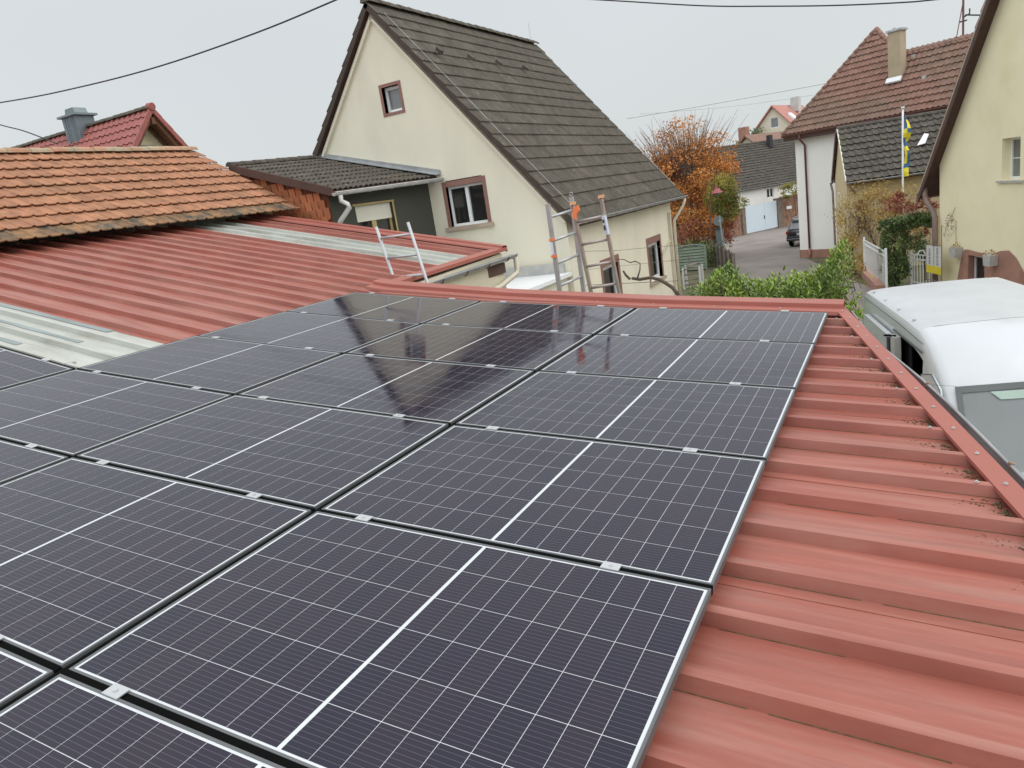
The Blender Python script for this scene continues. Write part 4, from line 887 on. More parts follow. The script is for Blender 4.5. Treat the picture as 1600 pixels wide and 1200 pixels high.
sm_ = MB(); sm_.tube([(x, 2.50, z) for x, z in ((.10, 2.44), (.17, 2.500), (.30, 2.516), (.55, 2.523), (VW/2, 2.532), (VW-.55, 2.523), (VW-.30, 2.516), (VW-.17, 2.500), (VW-.10, 2.44))], .0035, 4)
for x in (.075, VW-.075): sm_.tube([(x, 2.2, 2.40), (x, 3.2, 2.425), (x, 5.3, 2.42)], .004, 4)
sm_.tube([(.012, 4.85, .6), (.004, 4.85, 1.2), (.03, 4.85, 2.2)], .004, 4).build('body_seam', m_dash, van)
for y_ in (2.9, 3.6, 4.3, 5.0): MB().box(.155, .185, y_-.02, y_+.02, 2.505, 2.528).build('roof_fixing', m_zincd, van)
# windscreen: black border, glass, green band
def wp(x, t, o=0):   # t 0 bottom, 1 top
    return (x, .80+.70*t-o*.74, 1.28+.78*t+.018+o*.67)
MB().strip([[wp(.12, 0, .004), wp(VW/2, -.01, .012), wp(VW-.12, 0, .004)], [wp(.21, 1.0, .0), wp(VW/2, 1.01, .012), wp(VW-.21, 1.0, .0)]]).build('windscreen', m_skyglass, van)
bo = MB()
def strip2(a, b, c, d): bo.quad(wp(*a, .010), wp(*b, .010), wp(*c, .010), wp(*d, .010))
strip2((.10, -.02), (.15, 0), (.235, .955), (.185, 1.025)); strip2((VW-.15, 0), (VW-.10, -.02), (VW-.185, 1.025), (VW-.235, .955))
bo.quad(wp(.185, 1.025, .011), wp(.235, .955, .011), wp(VW/2, .965, .020), wp(VW/2, 1.03, .020)).quad(wp(VW/2, .965, .020), wp(VW-.235, .955, .011), wp(VW-.185, 1.025, .011), wp(VW/2, 1.03, .020))
bo.build('windscreen_seal', m_dash, van)
MB().quad(wp(.55, .86, .022), wp(VW-.55, .86, .022), wp(VW-.48, .945, .022), wp(.48, .945, .022)).build('sun_strip', m_visor, van)
MB().quad(wp(.80, .875, .027), wp(1.02, .875, .027), wp(1.02, .935, .027), wp(.80, .935, .027)).build('sticker', m_paper, van)
MB().tube([wp(.62, .02, .03), wp(1.25, .14, .035)], .012, 5).tube([wp(1.25, .02, .03), wp(1.7, .12, .035)], .012, 5).tube([wp(.62, .02, .05), wp(1.0, .05, .05)], .02, 6).build('wiper', m_black, van)
MB().box(.10, VW-.10, .55, 1.45, .8, 1.22).build('dashboard', m_dash, van)
MB().prism([(.70, 1.0, 1.225), (1.12, 1.05, 1.225), (1.15, 1.38, 1.225), (.66, 1.33, 1.225)], (0, 0, .006)).prism([(1.05, .98, 1.234), (1.36, 1.0, 1.234), (1.33, 1.28, 1.234), (1.02, 1.22, 1.234)], (0, .05, .03)).build('papers', m_paper, van)
MB().tube([(1.45+.17*math.cos(a), 1.50+.04*math.sin(a), 1.28+.16*math.sin(a)) for a in np.linspace(0, 2*math.pi, 14)], .014, 6).build('steering_wheel', m_black, van)
for x in (.35, .85, 1.45):
    MB().box(x-.2, x+.2, 1.55, 1.9, .75, .95).prism([(x-.2, 1.84, .9), (x+.2, 1.84, .9), (x+.17, 1.94, 1.62), (x-.17, 1.94, 1.62)], (0, .10, 0)).build('seat', m_inside, van)
inn = MB(); inn.box(.16, VW-.16, 2.10, 5.36, .5, .56); inn.box(VW-.20, VW-.16, 2.10, 5.36, .56, 2.38); inn.box(.2, VW-.2, 2.06, 2.10, .56, 2.3); inn.box(.2, VW-.2, 5.34, 5.37, .56, 2.3); inn.box(.18, VW-.18, 2.2, 5.36, 2.36, 2.40); inn.box(.17, .20, 3.14, 5.3, .5, 2.3)
inn.build('cargo_lining', m_inside, van)
# side windows
for s in (0, 1):
    X_ = lambda x: x if s == 0 else VW-x
    pts = [(.02, 1.12, 1.30), (.02, 2.06, 1.30), (.045, 2.06, 1.98), (.06, 1.80, 2.04), (.058, 1.60, 1.97), (.04, 1.32, 1.66)]
    fr2 = [(.005, 1.0, 1.22), (.005, 2.13, 1.22), (.04, 2.13, 2.08), (.06, 1.82, 2.16), (.062, 1.55, 2.07), (.03, 1.18, 1.62)]
    MB().prism([(X_(x), y, z) for x, y, z in fr2], (.02 if s == 0 else -.02, 0, 0)).build('front_door', m_van, van)
    MB().prism([(X_(x-.026), y, z) for x, y, z in pts], (.008 if s == 0 else -.008, 0, 0)).build('door_window', m_glass, van)
    q = MB(); [q.bar((X_(fr2[i][0]-.001), fr2[i][1], fr2[i][2]), (X_(fr2[(i+1) % 6][0]-.001), fr2[(i+1) % 6][1], fr2[(i+1) % 6][2]), .008, .008) for i in range(1, 5)]; q.build('door_seam', m_dash, van)
    MB().box(X_(-.26) if s == 0 else X_(-.08), X_(-.08) if s == 0 else X_(-.26), 1.32, 1.44, 1.30, 1.62).build('wing_mirror', m_black, van, bevel=.03)
# side above window: close shell between opening and roof rail
q = MB(); idx_close = [f for (i, j, f) in side if j in (5, w1-6) ]
cl = sub('pillar', idx_close, m_van, van)
# sliding door pushed back, standing proud of the side
dd_ = MB(); prof = [(-.075, .42), (-.085, .95), (-.075, 1.24), (-.055, 1.75), (-.035, 2.10), (-.02, 2.26)]
dd_.strip([[(x, y, z) for x, z in prof] for y in (3.42, 3.9, 4.4, 4.74)]); dd_.strip([[(x, 3.42, z) for x, z in prof], [(x+.07, 3.42, z) for x, z in prof]]); dd_.strip([[(prof[-1][0], 3.42, 2.26), (prof[-1][0], 4.74, 2.26)], [(prof[-1][0]+.06, 3.42, 2.26), (prof[-1][0]+.06, 4.74, 2.26)]])
sdoor = dd_.build('sliding_door', m_van, van)

MB().strip([[(-.084, 3.54, 1.38), (-.084+.024, 3.54, 2.0)], [(-.084, 4.62, 1.38), (-.084+.024, 4.62, 2.0)]]).build('door_panel', m_vanroof, sdoor)
for a, b in (((-.086, 3.52, 1.36), (-.086, 4.64, 1.36)), ((-.058, 3.52, 2.03), (-.058, 4.64, 2.03)), ((-.088, 3.52, 1.36), (-.058, 3.52, 2.03))): MB().bar(a, b, .012, .012).build('door_crease', m_zincd, sdoor)
MB().box(-.02, .05, 3.30, 3.40, .5, 2.22).build('door_gap', m_inside, van)
MB().box(-.004, .07, 3.10, 3.29, .45, 2.28).build('door_pillar', m_zincd, van)
MB().bar((.055, 2.16, 2.315), (.055, 3.4, 2.315), .012, .02).build('rail_slot', m_dash, van)
MB().bar((-.04, 3.44, 2.24), (.02, 3.15, 2.29), .02, .02).build('door_arm', m_black, van)
for z in (1.9, 1.75): MB().tube([(-.04, 3.415, z), (-.04, 3.405, z)], .02, 8).build('door_stop', m_black, sdoor)
def wheel(parent, x, y, r, w, rimm=m_zincd):
    t = MB().tube([(x-w/2, y, r), (x-w/2+.03, y, r), (x+w/2-.03, y, r), (x+w/2, y, r)], [r*.9, r, r, r*.9], 20).build('wheel', m_black, parent, smooth=False)
    MB().tube([(x-w/2-.008, y, r), (x+w/2+.008, y, r)], r*.58, 16).build('rim', rimm, t); return t
for x in (.13, VW-.13):
    for y in (.95, 4.45): wheel(van, x, y, .34, .22)
for x in (.34, VW-.34): MB().prism([(x-.16, -.012, .72), (x+.16, -.012, .72), (x+.13, .16, 1.02), (x-.12, .16, 1.02)], (0, .04, 0)).build('headlight', m_glassg, van)
MB().box(.25, VW-.25, -.04, .08, .32, .60).build('bumper', m_dash, van, bevel=.03)

# ---------------------------------------------------------------- dark car beyond the white house
car = thing('parked_car', 'dark estate car parked behind the white house, rear towards the camera', 'car', (-5.62, 45.0, gz(45)), rot=8)
CW = 1.84
CS = [(0, .55, .95, .12), (.10, .40, 1.05, .04), (.35, .34, 1.42, .0), (.75, .32, 1.60, 0), (1.6, .30, 1.66, 0), (2.6, .30, 1.62, 0), (3.2, .30, 1.25, 0), (3.5, .30, 1.05, 0), (4.3, .34, .92, .02), (4.55, .45, .75, .12)]
def cr(y, lo, hi, sh):
    bz = min(.98, hi-.05); ti = .17 if hi > 1.1 else .06
    l = [(sh+.06, lo), (sh, lo+.12), (sh, .75 if hi > .8 else .6), (sh+.02, bz), (sh+ti, hi-.06), (sh+ti+.10, hi), (CW/2, hi+.02)]
    f_ = l+[(CW-x, z) for x, z in l[::-1][1:]]; return [(x, y, z) for x, z in f_]
m_ = MB(); rr_ = [cr(*s) for s in CS]; m_.strip(rr_); nn_ = len(rr_[0]); m_.f.append(tuple(range(nn_))[::-1]); m_.f.append(tuple(range(len(m_.v)-nn_, len(m_.v)))); m_.build('body', m_car, car, smooth=True)
MB().prism([(.24, .085, 1.08), (CW-.24, .085, 1.08), (CW-.30, .42, 1.52), (.30, .42, 1.52)], (0, -.02, .012)).build('rear_window', m_glassg, car)
MB().box(.30, CW-.30, .25, .50, 1.56, 1.60).build('spoiler', m_car, car)
for x in (.02, CW-.36): MB().prism([(x, .03, .80), (x+.34, .0, .80), (x+.34, .0, .94), (x, .05, .98)], (0, .10, 0)).build('tail_lamp', m_redl, car)
MB().box(.05, CW-.05, -.03, .15, .38, .66).build('bumper', m_car, car, bevel=.03); MB().box(.12, CW-.12, -.036, -.028, .50, .53).build('bumper_trim', m_alu, car)
MB().box(.66, 1.18, -.012, .01, .72, .84).build('number_plate', m_sign, car)
for s in (0, 1):
    x = .035 if s == 0 else CW-.035
    MB().prism([(x, .55, 1.02), (x, 3.05, 1.02), (x+(.11 if s == 0 else -.11), 2.55, 1.50), (x+(.12 if s == 0 else -.12), .80, 1.50)], ((-.008) if s == 0 else .008, 0, 0)).build('side_window', m_glass, car)
    MB().tube([(x+(.17 if s == 0 else -.17), .8, 1.66), (x+(.17 if s == 0 else -.17), 2.4, 1.70)], .015, 5).build('roof_rail', m_alu, car)
for x in (.12, CW-.12):
    for y in (.85, 3.65): wheel(car, x, y, .33, .21)

# ---------------------------------------------------------------- ladders
def ladder(label, p0, p1, q0, rung_z, w, m, rail=(.025, .06), tubey=False, nm='ladder'):
    """p0 top of first rail, q0 top of second rail, both go down along p1-p0"""
    t = thing(nm, label, 'ladder', (p1[0], p1[1], gz(6)))
    p0 = Vector(p0); q0 = Vector(q0); d = Vector(p1)-p0
    side_ = (q0-p0).normalized()
    for a in (p0, q0):
        mb = MB()
        if tubey: mb.tube([a, a+d], .021, 10)
        else: mb.bar(a, a+d, rail[1]*.8, rail[0], up=side_)
        mb.build('rail', m, t, smooth=tubey)
    z = rung_z[0]
    for z in np.arange(rung_z[0], gz(6)+.2, -rung_z[1]):
        k_ = (p0.z-z)/(-d.z); a = p0+d*k_; b = q0+d*k_; MB().tube([a, b], .017, 8).build('rung', m, t, smooth=True)
    return t
la = ladder('silver aluminium ladder top standing between the two red roof slopes', (-5.68, 5.86, 1.27), (-5.70, 6.95, gz(6)), (-5.15, 5.86, 1.27), (1.115, .28), .5, m_alu, tubey=True)
l2 = ladder('silver ladder section seen edge-on, left of the pair by the cream house', (-3.17, 5.98, 1.24), (-3.19, 6.10, gz(6)), (-3.05, 6.45, 1.28), (1.08, .28), .4, m_alu, rail=(.025, .07))
MB().box(-3.205, -3.140, 5.955, 6.0, .60, .63).build('red_band', m_orange, l2)
MB().box(-3.205, -3.140, 5.955, 6.0, .80, .83).build('red_band', m_orange, l2)
MB().prism([(-3.19, 5.950, .64), (-3.155, 5.950, .64), (-3.155, 5.950, .79), (-3.19, 5.950, .79)], (0, .003, 0)).build('label', m_label, l2)
MB().tube([(-3.05+.02*math.cos(a), 6.45, 1.315+.02*math.sin(a)) for a in np.linspace(0, 2*math.pi, 9)], .006, 5).build('hook_ring', m_zinc, l2)
l3 = ladder('aluminium ladder with painted roof reflection, orange end caps, right of the pair by the cream house', (-2.836, 5.95, 1.185), (-2.85, 6.95, gz(6)), (-2.476, 5.95, 1.215), (.985, .275), .4, m_ladrefl, rail=(.03, .075))
for x, z in ((-2.836, 1.19), (-2.476, 1.22)): MB().prism([(x-.025, 5.91, z), (x+.028, 5.91, z), (x+.028, 5.98, z), (x-.025, 5.98, z)], (.01, -.005, .035)).build('end_cap', m_peach, l3)
MB().prism([(-2.486, 5.98, 1.02), (-2.446, 5.98, 1.02), (-2.446, 6.03, .80), (-2.486, 6.03, .80)], (.004, -.075, 0)).build('label', m_label, l3)
for z_, h_ in ((.96, .035), (.885, .06)): MB().box(-2.478, -2.454, 5.900+(1.02-z_)*.22, 5.903+(1.02-z_)*.22, z_-h_/2, z_+h_/2).build('lettering', m_ink, l3)
os_ = MB(); os_.prism([(-2.80, 5.90, 1.16), (-2.74, 5.90, 1.18), (-2.73, 5.90, 1.12), (-2.77, 5.90, 1.08), (-2.79, 5.90, 1.02), (-2.82, 5.90, 1.03), (-2.825, 5.90, 1.08)], (0, -.03, 0)); os_.build('orange_catch', m_orange, l3)

# ---------------------------------------------------------------- wires
def cable(nm, label, pts, r, m):
    t = MB(); P = [Vector(p) for p in pts]
    # smooth catmull-rom
    out = []
    for i in range(len(P)-1):
        p0, p1, p2, p3 = P[max(i-1, 0)], P[i], P[i+1], P[min(i+2, len(P)-1)]
        for k in range(6):
            u = k/6; out.append(.5*((2*p1)+(-p0+p2)*u+(2*p0-5*p1+4*p2-p3)*u*u+(-p0+3*p1-3*p2+p3)*u**3))
    out.append(P[-1]); o = t.tube(out, r, 6).build(nm, m, None, smooth=True); return tag(o, label, 'cable')
cable('overhead_cable', 'thick twisted dark cable sagging across the upper left sky', [(-48.34, 18.23, 10.37), (-34.66, 18.23, 8.89), (-29.11, 18.23, 8.42), (-23.94, 18.23, 8.17), (-18.84, 18.23, 8.17), (-15.19, 18.23, 8.32), (-11.34, 18.23, 8.54), (-7.84, 18.23, 8.82)], .026, m_wire)
cable('overhead_cable', 'thin dark cable dropping behind the red tiled roof at far left', [(-29.5, 14, 7.3), (-27.77, 14.0, 6.65), (-26.55, 14.0, 6.24), (-25.58, 14.0, 5.84), (-24.8, 14, 5.5)], .022, m_wire)
cable('overhead_cable', 'dark cable along the top edge of the sky, right of the cream house', [(-13.84, 20.73, 8.87), (-11.09, 20.73, 7.82), (-8.09, 20.73, 6.99), (-6.89, 20.73, 6.64), (-4.29, 20.73, 5.87), (-2.56, 20.73, 5.44), (-0.96, 20.73, 5.07), (0.54, 20.73, 4.77), (1.44, 20.73, 4.63), (3.66, 20.73, 4.37), (7.91, 20.73, 4.04)], .018, m_wire)
cable('overhead_cable', 'upper thin pale grey cable between autumn tree and white house', [(-19.6, 60, 6.6), (-14, 60, 6.45), (-8, 60, 6.36), (-4.22, 60, 6.32), (0, 60, 6.4)], .035, m_wire2)
cable('overhead_cable', 'lower thin pale grey cable between autumn tree and white house', [(-18.47, 60, 6.76), (-12, 60, 6.05), (-8, 60, 5.78), (-4.24, 60, 5.65), (0, 60, 5.6)], .018, m_wire2)
cable('overhead_cable', 'short cable from the roof mast of the white house to the right', [(3.05, 36.5, 6.05), (4.3, 36.2, 5.75), (6.5, 36, 5.6)], .03, m_wire)

# ---------------------------------------------------------------- street furniture
lp = thing('street_lamp', 'old street lamp with red conical shade in front of the yellow-green bush', 'street lamp', (-8.9, 39.5, gz(39.5)))
MB().tube([(-8.95, 39.5, gz(39.5)), (-8.78, 39.5, -1.3), (-8.66, 39.5, .2), (-8.5, 39.5, .52), (-8.32, 39.5, .52)], [.05, .045, .03, .025, .02], 8).build('pole', m_pipebr, lp)
sh_ = MB(); sh_.tube([(-8.32, 39.5, .54), (-8.32, 39.5, .36)], [.04, .07], 10).tube([(-8.32, 39.5, .36), (-8.32, 39.5, .12)], [.08, .33], 14); sh_.build('lamp_shade', m_lampred, lp)
MB().tube([(-8.32, 39.5, .12), (-8.32, 39.5, .02), (-8.32, 39.5, -.06)], [.14, .13, .04], 10).build('globe', m_glassg, lp)
sgn = thing('traffic_sign', 'round traffic sign seen from behind on a grey pole by the wooden fence', 'sign', (-8.15, 39.5, gz(39.5)))
MB().tube([(-8.15, 39.45, gz(39.5)), (-8.27, 39.45, -1.1)], .045, 8).build('pole', m_zinc, sgn); MB().tube([(-8.36, 39.52, -1.40), (-8.36, 39.55, -1.40)], .27, 20).build('sign_plate', m_signback, sgn)
MB().box(-8.34, -8.18, 39.40, 39.52, -1.44, -1.34).build('clip', m_zinc, sgn)
bn = thing('litter_bin', 'dark litter bin behind the pole of the round traffic sign', 'bin', (-8.5, 40, gz(40)))
MB().prism([(-8.62, 40, gz(40)+.3), (-8.34, 40, gz(40)+.3), (-8.28, 40, -1.9), (-8.68, 40, -1.9)], (0, .35, 0)).build('body', m_signback, bn); MB().box(-8.70, -8.26, 39.95, 40.4, -1.9, -1.83).build('lid', m_ink, bn)
# picket fence along the road
pf = thing('picket_fence', 'weathered dark wooden picket fence along the left side of the street', 'fence', (-9.4, 41, gz(41)))
a = Vector((-9.75, 42.5, 0)); b = Vector((-6.2, 32.0, 0)); n = 44; d = (b-a)/n; gg = random.Random(11)
bd = MB().box(-.055, .055, -.012, .012, 0, 1.15); bd.v = [(x, y, z+(.05 if z > 1 and abs(x) > 1 else 0)) for x, y, z in bd.v]; bme = None; ang = math.atan2(d.y, d.x)
for i in range(n):
    p = a+d*(i+.5); z = gz(p.y)+.03; M4 = Matrix.Translation(Vector((p.x, p.y, z))-offs(pf)) @ Matrix.Rotation(ang+gg.uniform(-.06, .06), 4, 'Z') @ Matrix.Rotation(gg.uniform(-.03, .03), 4, 'Y') @ Matrix.Scale(gg.uniform(.93, 1.08), 4, (0, 0, 1))
    if bme is None: f0 = bd.build('picket', m_picket); bme = f0.data; bpy.data.objects.remove(f0)
    inst('picket', bme, pf, M4)
for z in (.3, .9): MB().bar((a.x+.05, a.y, gz(a.y)+z), (b.x+.05, b.y, gz(b.y)+z), .05, .08).build('rail', m_oldwood, pf)
for i in range(0, 8): p = a.lerp(b, i/7); MB().box(p.x-.06, p.x+.06, p.y-.06, p.y+.06, gz(p.y), gz(p.y)+1.22).build('post', m_oldwood, pf)
# green garden panel with an arched top
gp_ = thing('garden_screen', 'green slatted wooden garden screen with arched top beside the cream house', 'fence', (-9.4, 37, gz(37)))
X0, X1 = -10.15, -8.62
for k_ in range(8):
    z0_ = gz(37)+.06+k_*.155; top_ = z0_+.15
    w_ = 1 if k_ < 7 else .96; xm = (X0+X1)/2; hw = (X1-X0)/2*w_; q = MB()
    q.prism([(xm-hw, 37, z0_), (xm+hw, 37, z0_), (xm+hw, 37.04, z0_+.125), (xm-hw, 37.04, z0_+.125)], (0, .02, 0)); q.build('slat', m_ggreen, gp_)
MB().tube([(X0, 36.98, gz(37)+1.28), ((X0*3+X1)/4, 36.98, gz(37)+1.36), ((X0+X1)/2, 36.98, gz(37)+1.39), ((X0+X1*3)/4, 36.98, gz(37)+1.36), (X1, 36.98, gz(37)+1.28)], .035, 6).build('arch', m_signback, gp_)
MB().box(X0, X1, 37.09, 37.11, gz(37), gz(37)+1.28).build('backing', m_picket, gp_)
for x in (X0, X1): MB().box(x-.04, x+.04, 36.94, 37.03, gz(37), gz(37)+1.3).build('post', m_ggreen, gp_)
rk = thing('wooden_rack', 'weathered white wooden rack with old boards in front of the green panel', 'rack', (-7.6, 30, gz(30)))
for x in (-7.98, -7.25): 
    for y in (29.8, 30.3): MB().box(x-.04, x+.04, y-.04, y+.04, gz(30), -2.62+(.05 if y > 30 else 0)).build('post', m_sign, rk)
for i, z in enumerate((-2.70, -2.95, -3.2, -3.4)): MB().bar((-7.95, 29.8, z), (-7.25, 29.9, z+.05), .09, .06).build('board', m_oldwood, rk)
MB().prism([(-7.9, 29.9, -2.6), (-7.5, 29.9, -2.55), (-7.3, 30.2, -2.5), (-7.8, 30.3, -2.58)], (0, 0, .04)).bar((-7.7, 30, -2.5), (-7.75, 30, -2.0), .05, .05).build('plank', m_oldwood, rk)
# vine with wires along the side wall
vn = thing('old_vine', 'bare old vine stem trained on wires in front of the cream side wall', 'vine', (-3.6, 13, gz(13)))
MB().tube([(-3.50, 13, gz(13)), (-3.50, 13, -1.5), (-3.58, 13, -1.18), (-3.75, 13, -.93), (-4.0, 13, -.74), (-4.2, 13, -.68), (-4.45, 13, -.70), (-4.62, 13, -.66)], [.05, .045, .042, .04, .038, .035, .034, .03], 8).build('stem', m_bark, vn, smooth=True)
MB().tube([(-4.5, 13, -.68), (-4.42, 13, -.5), (-4.40, 13, -.36), (-4.5, 13, -.30), (-4.62, 13, -.32), (-4.75, 13, -.24), (-4.95, 13, -.22)], [.022, .015, .013, .013, .012, .010, .006], 6).build('shoot', m_bark, vn, smooth=True)
MB().tube([(-4.66, 13, -.68), (-4.75, 13, -.58), (-4.80, 13, -.48)], [.03, .028, .02], 6).build('stump', m_bark, vn)
MB().tube([(-5.9, 13, .05), (-4.9, 13, -.03), (-4.1, 13, -.04), (-3.5, 13, -.06)], .006, 4).tube([(-5.9, 13, -.38), (-3.5, 13, -.36)], .005, 4).tube([(-5.9, 13, -.72), (-3.6, 13, -.80)], .008, 4).build('wire', m_oldwood, vn)
MB().box(-3.62, -3.50, 12.9, 13.05, -1.30, -1.16).build('clip', m_teal, vn)

# ---------------------------------------------------------------- garden in front of the ochre house
fc = thing('metal_fence', 'white metal railing fence left of the ivy arch', 'fence', (-.5, 27, gz(27)))
def rail_fence(t, a, b, h, n, m=m_pvc):
    a = Vector(a); b = Vector(b); q = None
    for i in range(n+1):
        p = a.lerp(b, i/n); ob_ = MB().box(p.x-.012, p.x+.012, p.y-.012, p.y+.012, p.z+.08, p.z+h).build('bar', m, t)
    for z in (.12, h-.18, h-.02): MB().bar(a+Vector((0, 0, z)), b+Vector((0, 0, z)), .03, .04).build('rail', m, t)
    for p in (a, b): MB().box(p.x-.04, p.x+.04, p.y-.04, p.y+.04, p.z, p.z+h+.1).build('post', m, t)
rail_fence(fc, (-.72, 29.6, gz(29.6)+.1), (.10, 25.2, gz(25.2)+.05), 1.35, 20)
fc2 = thing('metal_fence', 'white metal railing fence right of the ivy arch, beside the brown downpipe', 'fence', (1.0, 26, gz(26)))
rail_fence(fc2, (.86, 26.4, gz(26)), (1.62, 25.2, gz(25.3)), 1.1, 9)
for x in (1.15, 1.4): MB().tube([(x-.12, 25.8, gz(26)+1.12), (x-.05, 25.8, gz(26)+1.26), (x+.05, 25.8, gz(26)+1.26), (x+.12, 25.8, gz(26)+1.12)], .022, 6).build('scroll', m_pvc, fc2)
lwk = thing('garden_kerb', 'low red sandstone wall under the white railing', 'wall', (-.8, 28, gz(28)))
MB().prism([(-1.15, 31.5, gz(31)-.1), (-.85, 31.5, gz(31)-.1), (.05, 25.1, gz(25)-.1), (-.22, 25.1, gz(25)-.1)], (0, 0, .38)).build('wall', m_plinth, lwk)
fp_ = thing('flagpole', 'white flagpole with a limp blue and yellow flag in front of the mossy roof', 'flagpole', (.62, 31, gz(31)))
MB().tube([(.60, 30.6, gz(31)), (.68, 30.6, 2.52)], .035, 8).tube([(.68, 30.6, 2.52), (.68, 30.6, 2.60)], .06, 8).build('pole', m_pvc, fp_, smooth=True)
yy = MB(); bb = MB(); zs = np.linspace(2.26, .02, 15)
def flx(i, s): return .70+.03*math.sin(i*.9)+s
wds = [.04, .10, .17, .22, .26, .24, .14, .12, .15, .17, .18, .20, .18, .16, .15]
for i in range(14):
    y0_ = 30.52+.05*math.sin(i*1.3); c_ = [Vector((flx(i, 0), y0_, zs[i])), Vector((flx(i, wds[i]*.5), y0_-.06, zs[i]+.02)), Vector((flx(i, wds[i]), y0_+.02, zs[i]))]
    d_ = [Vector((flx(i+1, 0), 30.52+.05*math.sin((i+1)*1.3), zs[i+1])), Vector((flx(i+1, wds[i+1]*.5), 30.46+.05*math.sin((i+1)*1.3), zs[i+1]+.02)), Vector((flx(i+1, wds[i+1]), 30.54+.05*math.sin((i+1)*1.3), zs[i+1]))]
    pat = [(bb, bb), (bb, yy), (bb, yy), (yy, bb), (yy, yy), (bb, yy), (bb, bb), (yy, yy), (yy, bb), (yy, bb), (yy, bb), (bb, bb), (yy, yy), (yy, yy)][i]
    pat[0].quad(c_[0], c_[1], d_[1], d_[0]); pat[1].quad(c_[1], c_[2], d_[2], d_[1])
yy.build('flag_yellow', m_fy, fp_); bb.build('flag_blue', m_fb, fp_)

# ---------------------------------------------------------------- vegetation
def plantthing(nm, label, cat, loc): return thing(nm, label, cat, loc)
at = plantthing('autumn_tree', 'large autumn tree with orange brown leaves and bare upper twigs', 'tree', (-10.6, 43, gz(43)))
branches(at, (-10.6, 43, gz(43)), 2.6, .62, 6, .20, 21, depth=4)
branches(at, (-11.3, 43.4, gz(43)), 2.9, .50, 6, .16, 22, depth=4)
branches(at, (-9.5, 43.2, gz(43)), 2.4, .55, 6, .14, 27, depth=4)
foliage('crown', m_leafO, at, [(-10.6, 43, 1.6, 2.3, 2.2, 1.5), (-9.2, 43, 1.0, 1.5, 1.6, 1.6), (-10.6, 43, -.6, 2.0, 1.9, 1.3), (-9.2, 43, -1.2, 1.1, 1.4, 1.3), (-12.2, 43, .9, 1.4, 1.5, 1.5)], 12500, .16, .55, clump=.13, seed=3, nclump=230)
foliage('upper_leaves', m_leafO, at, [(-11.2, 43, 3.1, 2.3, 1.8, 1.3), (-9.0, 43, 2.6, 1.3, 1.3, 1.0), (-10.8, 43, 4.0, 1.7, 1.4, .8)], 1900, .15, .5, clump=.12, seed=5, nclump=110)
tg = MB(); g_ = random.Random(8)
for i in range(380):
    x = g_.gauss(-11.0, .95); y = 43+g_.uniform(-1, 1); z = g_.uniform(1.0, 3.0); a = (x+10.9)*.28+g_.uniform(-.28, .28); l = g_.uniform(.9, 2.1); zt = min(z+l, 5.3-abs(x+10.9)*.35)
    tg.tube([(x, y, z), (x+a*l*.4, y, z+(zt-z)*.5), (x+a*l+g_.uniform(-.1, .1), y, zt)], [.018, .012, .006], 3, cap=False)
tg.build('twigs', m_twig, at)
yb = plantthing('yellow_green_bush', 'tall yellow-green bush between the autumn tree and the dark tiled roof', 'bush', (-8.4, 41.2, gz(41)))
foliage('crown', m_leafY, yb, [(-8.25, 41.2, .1, .72, .7, 1.05), (-8.05, 41.2, -.8, .62, .7, .85), (-8.75, 41.2, -.2, .55, .6, .9)], 9000, .11, .5, clump=.16, seed=6, nclump=90, up=.5)
branches(yb, (-8.4, 41.2, gz(41)), 1.6, .3, 5, .08, 31, depth=2)
ru = plantthing('russet_bush', 'dark russet bush under the autumn tree behind the green panel', 'bush', (-9.6, 41, gz(41)))
foliage('crown', m_leafR, ru, [(-10.0, 41.5, -2.4, 1.3, .9, 1.0), (-8.9, 43, -2.0, .7, .8, 1.1)], 5000, .13, .55, clump=.18, seed=9, nclump=60)
foliage('crown', m_leafO, ru, [(-9.6, 41.5, -1.6, 1.4, .9, .8)], 2500, .13, .55, clump=.18, seed=19, nclump=40)
branches(ru, (-9.7, 41.3, gz(41)), 1.1, .5, 5, .07, 33, depth=2)
gd = plantthing('dark_hedge', 'dark green undergrowth behind the green garden panel', 'bush', (-10, 39, gz(39)))
foliage('leaves', m_leafI, gd, [(-9.6, 38.6, -3.1, 1.5, .8, .9)], 2500, .12, .5, clump=.2, seed=13, nclump=40)
